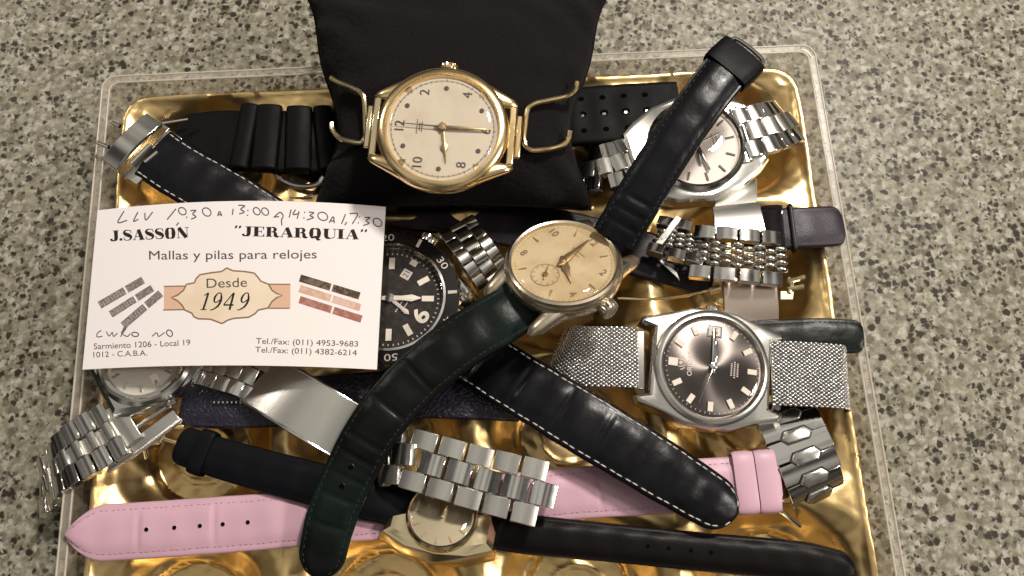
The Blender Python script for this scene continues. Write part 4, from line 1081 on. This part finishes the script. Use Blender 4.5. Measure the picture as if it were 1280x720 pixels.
strap('strap', [P(668, 372, 34.5), P(630, 395, 36), P(570, 432, 36), P(515, 478, 34.5), P(470, 532, 33), P(437, 592, 30), P(412, 655, 27), P(398, 722, 24)], [15.5, 15.6, 15.6, 15.4, 15, 14.5, 14, 12.5], 2.6, ['leather_green', 'dark_stitch', 'hole'], root, None, 'round', pad=1.0, stitch=(1.8, 1.2, .3),
      creases=(40, 52, 63, 68, 74, 80, 88), holes=(71, 77), hole_r=.75, wob=.25)
o, inf = strap('strap', [P(768, 300, 37), P(791, 260, 41), P(828, 200, 45), P(872, 135, 48), P(905, 92, 48.5), P(932, 66, 48)], [14.0, 13.8, 13.6, 13.6, 14, 14.4], 2.8, ['leather_shiny', 'dark_stitch', 'hole'], root, None, 'square', pad=1.0, stitch=(2.0, 1.3, .35), creases=(5, 9, 13), wob=.12)
keeper('keeper_loop', inf, inf['L'] - 5.2, 9.0, .2, .6, 2.4, 'leather', root)
mb = MB(); p, t, s2, nm, hw, tv, f = inf['info'][-1]
mb.tube([p + s2 * (hw + 1.2) - t * 3, p + s2 * (hw + 1.2) + t * 1.6, p - s2 * (hw + 1.2) + t * 1.6, p - s2 * (hw + 1.2) - t * 3], .7); obj('buckle', mb, 'dark_steel', root, True)

# ================================================================ BUSINESS CARD
cc = [P(122, 263, 29.5), P(482, 258.5, 34), P(471, 462, 35), P(103, 462, 31)]
BOW = 1.8
def card(u, v, d=0):
    p = cc[0].lerp(cc[1], u).lerp(cc[3].lerp(cc[2], u), v)
    nrm = (cc[1] - cc[0]).cross(cc[0] - cc[3]).normalized()
    bx = 4 * u * (1 - u)
    return p + nrm * (d + BOW * bx) + (cc[0] - cc[3]).normalized() * bx * (1.7 - .9 * v)
def pix(p):
    q = p - Vector((0, -CAM_D * math.sin(CAM_T), CAM_D * math.cos(CAM_T)))
    z_ = q.dot(Vector((0, math.sin(CAM_T), -math.cos(CAM_T)))); y_ = q.dot(Vector((0, math.cos(CAM_T), math.sin(CAM_T))))
    return 640 + CAM_F * q.x / z_, 360 - CAM_F * y_ / z_
def uv(px, py):
    """where on the card sheet the print at a photo pixel sits"""
    u = v = .5
    for _ in range(7):
        x = pix(card(u, v)); a = pix(card(u + .002, v)); b = pix(card(u, v + .002))
        du = [(a[k] - x[k]) / .002 for k in (0, 1)]; dv = [(b[k] - x[k]) / .002 for k in (0, 1)]
        rx, ry = px - x[0], py - x[1]; det = du[0] * dv[1] - du[1] * dv[0]
        u += (rx * dv[1] - ry * dv[0]) / det; v += (du[0] * ry - du[1] * rx) / det
    return u, v
root = thing('business_card', 'white printed business card of a watch strap shop lying over the watches', 'business card', at(295, 362, 20))
mb = MB(); nu = 32
for j in range(9):
    for i in range(nu + 1): mb.v.append(card(i / nu, j / 8))
for j in range(9):
    for i in range(nu + 1): mb.v.append(card(i / nu, j / 8, -.35))
q0 = 9 * (nu + 1)
for j in range(8):
    for i in range(nu):
        a = j * (nu + 1) + i; mb.f.append((a, a + nu + 1, a + nu + 2, a + 1)); mb.f.append((q0 + a, q0 + a + 1, q0 + a + nu + 2, q0 + a + nu + 1)); mb.m += [0, 0]
per = [i for i in range(nu)] + [j * (nu + 1) + nu for j in range(8)] + [8 * (nu + 1) + i for i in range(nu, 0, -1)] + [j * (nu + 1) for j in range(8, 0, -1)]
for i in range(len(per)):
    a, b = per[i], per[(i + 1) % len(per)]; mb.f.append((a, b, q0 + b, q0 + a)); mb.m.append(0)
obj('card_sheet', mb, 'card', root, True, sharp=40)
class Ink:
    """print on the card, drawn in photo pixels and carried onto the bowed card"""
    def __init__(s, lift=.05): s.mb = MB(); s.lift = lift
    def put(s, pts, fs, mi=0):
        s.mb.add([card(*uv(x, y), s.lift) for x, y in pts], fs, mi)
    def text(s, txt, a, b, h, **k):
        v, f = glyphs(txt, k.get('shear', 0), k.get('offset', 0)); x0, x1 = min(p[0] for p in v), max(p[0] for p in v)
        cap = .73; d = (b[0] - a[0], b[1] - a[1]); L = math.hypot(*d); e = (d[0] / L, d[1] / L); up_ = (e[1], -e[0])
        s.put([(a[0] + e[0] * (x - x0) / (x1 - x0) * L + up_[0] * y / cap * h, a[1] + e[1] * (x - x0) / (x1 - x0) * L + up_[1] * y / cap * h) for x, y in v], [tuple(reversed(q)) for q in f])
    def stroke(s, pts, w, mi=0, smooth=True):
        if smooth and len(pts) > 2:
            sm = path([Vector((x, y, 0)) for x, y in pts], .8); ws = [lerp_list(w, u) for _, u in sm]; pts = [(p.x, p.y) for p, _ in sm]
        else:
            ws = [lerp_list(w, i * ((len(w) - 1) / (len(pts) - 1))) if isinstance(w, (list, tuple)) else w for i in range(len(pts))]
            P2 = []; W2 = []
            for i in range(len(pts) - 1):
                L = math.hypot(pts[i + 1][0] - pts[i][0], pts[i + 1][1] - pts[i][1]); m = max(1, int(L / 4))
                for k in range(m): f = k / m; P2.append((pts[i][0] + (pts[i + 1][0] - pts[i][0]) * f, pts[i][1] + (pts[i + 1][1] - pts[i][1]) * f)); W2.append(ws[i] + (ws[i + 1] - ws[i]) * f)
            pts = P2 + [pts[-1]]; ws = W2 + [ws[-1]]
        m = MB(); m.strip([(x, y) for x, y in pts], ws, 0); s.put([(p.x, p.y) for p in m.v], m.f, mi)
    def oval(s, c, rx, ry, w, slant=0):
        pts = [(c[0] + rx * math.cos(a) - slant * ry * math.sin(a), c[1] + ry * math.sin(a)) for a in [math.radians(-100 + 375 * i / 14) for i in range(15)]]
        s.stroke(pts, w)
    def done(s, name, mats): return obj(name, s.mb, mats, root, True, flat=True, sharp=60)

# heavy display lettering: fat stems, hairline thins; glyph units: cap height 10
def fat(ink, word, a, b, h):
    G = {
     'J': (7.4, [([(4.9, 10), (4.9, 3.2), (4.4, 1.2), (2.9, .3)], [3.2, 3.2, 2.6, .8]), ([(3.4, .35), (1.6, .5), (1.2, 2.2)], [.7, 1.4, 2.4]), ([(2.6, 9.75), (7.2, 9.75)], [.5, .5])]),
     '.': (2.6, [([(1.2, .1), (1.2, 2.3)], [2.3, 2.3])]),
     'S': (7.6, [([(6.6, 6.9), (6.3, 9.0), (4.2, 9.8), (1.9, 9.2), (1.3, 7.4), (2.6, 5.9), (4.9, 4.6), (6.4, 3.0), (5.6, .9), (3.6, .15), (1.4, .8), (1.0, 3.2)], [.5, .7, .5, 1.3, 2.3, 3.1, 3.2, 2.4, 1.1, .5, .7, .5])]),
     'A': (9.4, [([(1.2, 0), (4.5, 10)], [.55, .55]), ([(4.7, 9.9), (7.4, .1)], [3.0, 3.2]), ([(2.1, 3.2), (6.0, 3.2)], [.5, .5]), ([(.2, .22), (2.6, .22)], [.45, .45]), ([(5.0, .22), (9.4, .22)], [.45, .45])]),
     'O': (9.4, [([(4.4, 9.9), (2.5, 8.9), (2.0, 5), (2.5, 1.1), (4.4, .1)], [.4, 2.4, 3.5, 2.4, .4]), ([(4.4, 9.9), (6.6, 8.9), (7.1, 5), (6.6, 1.1), (4.4, .1)], [.4, 2.4, 3.5, 2.4, .4])]),
     'N': (9.6, [([(1.4, 0), (1.4, 10)], [.5, .5]), ([(1.9, 9.9), (7.4, .3)], [3.2, 3.2]), ([(8.2, 0), (8.2, 10)], [.5, .5]), ([(.1, .22), (2.8, .22)], [.45, .45]), ([(6.6, 9.78), (9.6, 9.78)], [.45, .45])]),
     'E': (8.4, [([(2.5, 0), (2.5, 10)], [3.3, 3.3]), ([(.3, 9.75), (7.4, 9.75)], [.5, .5]), ([(.3, .25), (7.6, .25)], [.5, .5]), ([(4, 5.1), (6, 5.1)], [.5, .5]), ([(7.1, 9.9), (7.4, 6.9)], [1.3, .3]), ([(7.3, .1), (7.7, 3.2)], [1.3, .3]), ([(5.9, 6.6), (5.9, 3.7)], [.5, .5])]),
     'R': (9.6, [([(2.5, 0), (2.5, 10)], [3.3, 3.3]), ([(4, 9.75), (5.6, 9.5), (6.6, 7.6), (5.6, 5.3), (4, 5.0)], [.5, 1.2, 3.0, 1.2, .5]), ([(5.6, 5), (6.7, 3.6), (6.9, 1.5), (8.2, .3), (9.4, .6)], [.7, 2.6, 3.0, 1.6, .4]), ([(.3, .22), (4.8, .22)], [.45, .45]), ([(.3, 9.78), (4.8, 9.78)], [.45, .45])]),
     'Q': (9.4, [([(4.4, 9.9), (2.5, 8.9), (2.0, 5), (2.5, 1.1), (4.4, .1)], [.4, 2.4, 3.5, 2.4, .4]), ([(4.4, 9.9), (6.6, 8.9), (7.1, 5), (6.6, 1.1), (4.4, .1)], [.4, 2.4, 3.5, 2.4, .4]), ([(3.6, 1.4), (5.3, 1.2), (6.4, -1.2), (8.4, -1.8)], [.6, 1.8, 2.2, .4])]),
     'U': (9.6, [([(2.5, 10), (2.5, 3), (3.4, .9), (5.3, .2), (7.6, 1.2), (8.2, 3.4), (8.2, 10)], [3.3, 3.3, 2.4, .6, .6, .5, .5]), ([(.3, 9.78), (4.8, 9.78)], [.45, .45]), ([(6.8, 9.78), (9.6, 9.78)], [.45, .45])]),
     'I': (5.4, [([(2.6, 0), (2.6, 10)], [3.3, 3.3]), ([(.3, 9.75), (5.0, 9.75)], [.5, .5]), ([(.3, .25), (5.0, .25)], [.5, .5])]),
     '"': (5.4, [([(1.0, 7.6), (1.9, 9.2), (1.8, 10.4)], [.5, 1.7, 1.9]), ([(3.6, 7.6), (4.5, 9.2), (4.4, 10.4)], [.5, 1.7, 1.9])]),
    }
    tot = sum(G[c][0] for c in word); d = (b[0] - a[0], b[1] - a[1]); L = math.hypot(*d); e = (d[0] / L, d[1] / L); up_ = (e[1], -e[0]); kx = L / tot; ky = h / 10; x = 0
    for ch in word:
        wd, st = G[ch]
        for pts, ws in st:
            q = [(a[0] + e[0] * (x + px) * kx + up_[0] * py * ky, a[1] + e[1] * (x + px) * kx + up_[1] * py * ky) for px, py in pts]
            ink.stroke(q, [w_ * (kx + ky) / 2 for w_ in ws], 0, len(pts) > 2)
        x += wd
k = Ink(.06)
fat(k, 'J.SASSON', (137.5, 301.5), (236.5, 297), 13.0)
fat(k, '"JERARQUIA"', (291.5, 294.5), (459, 299.5), 12.0)
k.done('shop_name', 'ink')
k = Ink(.06); k.text('Mallas y pilas para relojes', (186.5, 324.5), (396, 323), 11.6); k.done('tagline', 'ink_grey')
k = Ink(.05)
k.text('Sarmiento 1206 - Local 19', (117.5, 436.5), (238, 431.5), 7.6); k.text('1012 - C.A.B.A.', (117, 446.8), (184, 444.3), 7.2)
k.text('Tel./Fax: (011) 4953-9683', (320, 429.5), (447.5, 433.4), 7.4); k.text('Tel./Fax: (011) 4382-6214', (319, 440.3), (446, 444.4), 7.4)
k.done('address_lines', 'ink_grey')
k = Ink(.05); kn = Ink(.05)       # pen handwriting
W_ = 1.5
for pts in ([(155, 264), (147.5, 278), (159, 275.5)], [(172.5, 265), (167, 276.5), (173, 274)], [(181, 266), (182.5, 275), (191, 265)], [(220, 261), (209, 274.5)],
            [(238, 263.5), (245, 263), (241, 267.5), (245, 271), (239, 274)], [(272, 270), (274.5, 264.5), (277.5, 270)], [(273, 268.5), (277, 268.5)],
            [(291.5, 261), (290.5, 268.5)], [(298, 256.5), (306, 257.5), (301, 261.5), (305.5, 265), (299, 267.5)],
            [(342, 272), (350, 265.5), (354, 270), (352, 275), (352.5, 282)], [(343, 271), (349, 271)],
            [(364, 262), (361.5, 272)], [(369.5, 262), (366.5, 268), (374, 267)], [(374, 264), (371.5, 273.5)],
            [(386, 265), (392.5, 266), (387.5, 269.5), (392, 272), (383.5, 275)], [(411.5, 278.5), (416.5, 271), (418, 279)], [(413, 276.5), (418, 276)],
            [(432, 267.5), (427, 280)], [(437, 267), (447, 267.5), (440.5, 280)], [(433.5, 277.5), (431, 281.5)], [(456, 272), (462.5, 272), (457.5, 276), (461.5, 279), (454, 282)],
            [(223.5, 278), (220.5, 282)],
            [(127, 413), (122, 416.5), (121.5, 421), (128, 420.5)], [(133, 414.5), (136.5, 420), (140.5, 415.5), (142, 420.5), (147, 416.5)], [(155, 409), (151, 421)], [(158, 411), (152, 416), (159, 420.5), (163, 417)],
            [(190, 420.5), (196, 416), (198.5, 420.5), (206, 415.5)]):
    (k if pts[0][1] < 300 else kn).stroke(pts, W_ if pts[0][1] < 300 else 1.25)
for c_, rx, ry in (((228, 264), 4.6, 4.6), ((258.5, 265), 5.2, 5.2), ((321, 264), 4.2, 4.6), ((331.5, 264.5), 4.2, 4.6), ((403.5, 270.5), 6.0, 5.2), ((472, 278), 5.2, 5.2), ((169, 418), 4.2, 2.7), ((212, 416.5), 3.6, 4.0)): (k if c_[1] < 300 else kn).oval(c_, rx, ry, 1.4, -.25)
for x, y in ((233.5, 271.5), (310, 263), (309.5, 269), (381, 265.5), (380, 272.5), (449.5, 271), (448, 278.5)): k.stroke([(x - .8, y), (x + .8, y + .2)], 1.6)
k.done('handwritten_hours', 'pencil'); kn.done('handwritten_note', 'pencil')
# plaque and banner
half_l = [(283.5, 335), (277, 339.5), (264, 341), (250, 343.5), (245.5, 348), (243, 353.5), (233, 355.5), (229.5, 363), (222, 369), (214, 372), (222, 376), (228, 382), (231, 387.5), (240, 391.5), (242.5, 396), (248, 398.5), (263, 399), (270, 401.5), (277.5, 404.5)]
half_r = [(283.5, 335), (291, 338.5), (306, 339.5), (318, 341.5), (322, 346), (326, 351.5), (336, 355.5), (340, 363), (346, 367), (353, 369.5), (346, 372), (340, 377), (335, 385), (323, 387.5), (319, 392), (311, 396.5), (292, 398), (284, 400.5), (277.5, 404.5)]
k = Ink(.04)
ring = [(p, 0) for p in half_l] + [(p, 0) for p in reversed(half_r[1:-1])]
pts = [p for p, _ in ring]; cx, cy = 283, 369
rings = []; N_ = len(pts); lay = [0.0, .25, .5, .75, 1.0]; vs = []; fs = []
for l in lay: vs += [(cx + (x - cx) * max(l, .001), cy + (y - cy) * max(l, .001)) for x, y in pts]
for j in range(len(lay) - 1):
    for i in range(N_): fs.append((j * N_ + i, (j + 1) * N_ + i, (j + 1) * N_ + (i + 1) % N_, j * N_ + (i + 1) % N_))
k.put(vs, fs); pq = k.done('plaque', 'plaque')
k = Ink(.025)
for x0, x1, y0, y1, y2, y3 in ((205, 244, 358, 357, 386, 387), (322, 363, 355.5, 355.5, 385, 385)):
    n_ = 8; vs = []; fs = []
    for i in range(n_ + 1):
        x = x0 + (x1 - x0) * i / n_
        for j in range(3): vs.append((x, y0 + (y3 - y0) * j / 2))
    for i in range(n_):
        for j in range(2): fs.append((i * 3 + j, i * 3 + j + 1, i * 3 + j + 4, i * 3 + j + 3))
    k.put(vs, fs)
k.done('banner', 'banner')
k = Ink(.055); k.stroke(half_l, 1.9, 0, False); k.stroke(half_r, 1.9, 0, False)
for a_, b_ in (((205, 358), (233, 357.5)), ((204, 387.5), (231, 387)), ((335, 355.3), (363, 355.5)), ((332, 385.3), (362, 385.3))): k.stroke([a_, b_], 1.5)
k.done('plaque_outline', 'brownline')
k = Ink(.07); k.text('Desde', (258.5, 360), (309, 358.5), 12.4); k.done('plaque_word', 'ink_grey')
k = Ink(.07)
def dg(x0, y0, sc_, glyph):
    for pts, ws in glyph: k.stroke([(x0 + (x + y * .26) * sc_, y0 - y * sc_) for x, y in pts], [w_ * sc_ for w_ in ws])
one = [([(2.0, 0), (2.4, 5), (2.6, 10)], [1.1, 1.2, 1.1]), ([(.6, 8.3), (2.6, 10)], [.5, .7]), ([(.5, .2), (4, .2)], [.5, .5])]
nine = [([(5.0, 7.0), (4.2, 9.6), (2.4, 9.6), (1.2, 7.2), (1.6, 4.8), (3.2, 4.6), (4.6, 6)], [1.1, .7, .6, 1.2, .9, .6, .6]), ([(5.0, 8), (5.2, 5.4), (4.2, 2.2), (1.6, .2), (.2, .1)], [1.0, 1.3, 1.1, .6, .5])]
four = [([(4.2, 9.9), (.2, 3.0)], [.6, .6]), ([(.2, 2.9), (6.0, 2.9)], [.9, .9]), ([(4.4, 10), (4.4, 0)], [1.2, 1.2])]
for x, g in ((249.5, one), (262, nine), (277.5, four), (296, nine)): dg(x, 387.5, 2.15, g)
k.done('plaque_year', 'ink')
# printed strap pictures
k = Ink(.05); k2 = Ink(.06)
for a_, b_, w_ in (((124.5, 381.5), (179, 350), 9.5), ((138.5, 393), (190.5, 360), 9), ((154, 407), (201, 366.5), 9.5)):
    k.stroke([a_, b_], w_)
    d = Vector((b_[0] - a_[0], b_[1] - a_[1])); L = d.length; d.normalize(); q = Vector((-d.y, d.x))
    m = Vector(a_) + d * L * .6; k2.stroke([tuple(m - q * 5.4), tuple(m + q * 5.4)], 2.6, 0, False)
    for i in range(9):
        m = Vector(a_) + d * (2 + i * L * .56 / 9); k2.stroke([tuple(m - q * 2.8), tuple(m + q * 2.8)], .7, 1, False)
k.stroke([(158, 408), (153, 416)], 3); k.done('printed_bracelets', 'print_grey'); k2.done('printed_gaps', ['card', mat('pale_grey_print', (.42, .38, .35), .6)])
k2 = Ink(.06)
for a_, b_, m_, nm in (((375, 347.5), (449.5, 370), 'print_brown', 'printed_strap'), ((374.5, 360.5), (450.5, 384.5), 'print_peach', 'printed_strap'), ((374.5, 374.5), (452, 399), 'print_red', 'printed_strap')):
    k = Ink(.05); k.stroke([a_, b_], 9.2); k.done(nm, m_)
    d = Vector((b_[0] - a_[0], b_[1] - a_[1])); L = d.length; d.normalize(); q = Vector((-d.y, d.x)); m = Vector(a_) + d * L * .53; k2.stroke([tuple(m - q * 5.2), tuple(m + q * 5.2)], 2.4, 0, False)
k2.done('strap_gaps', 'card')
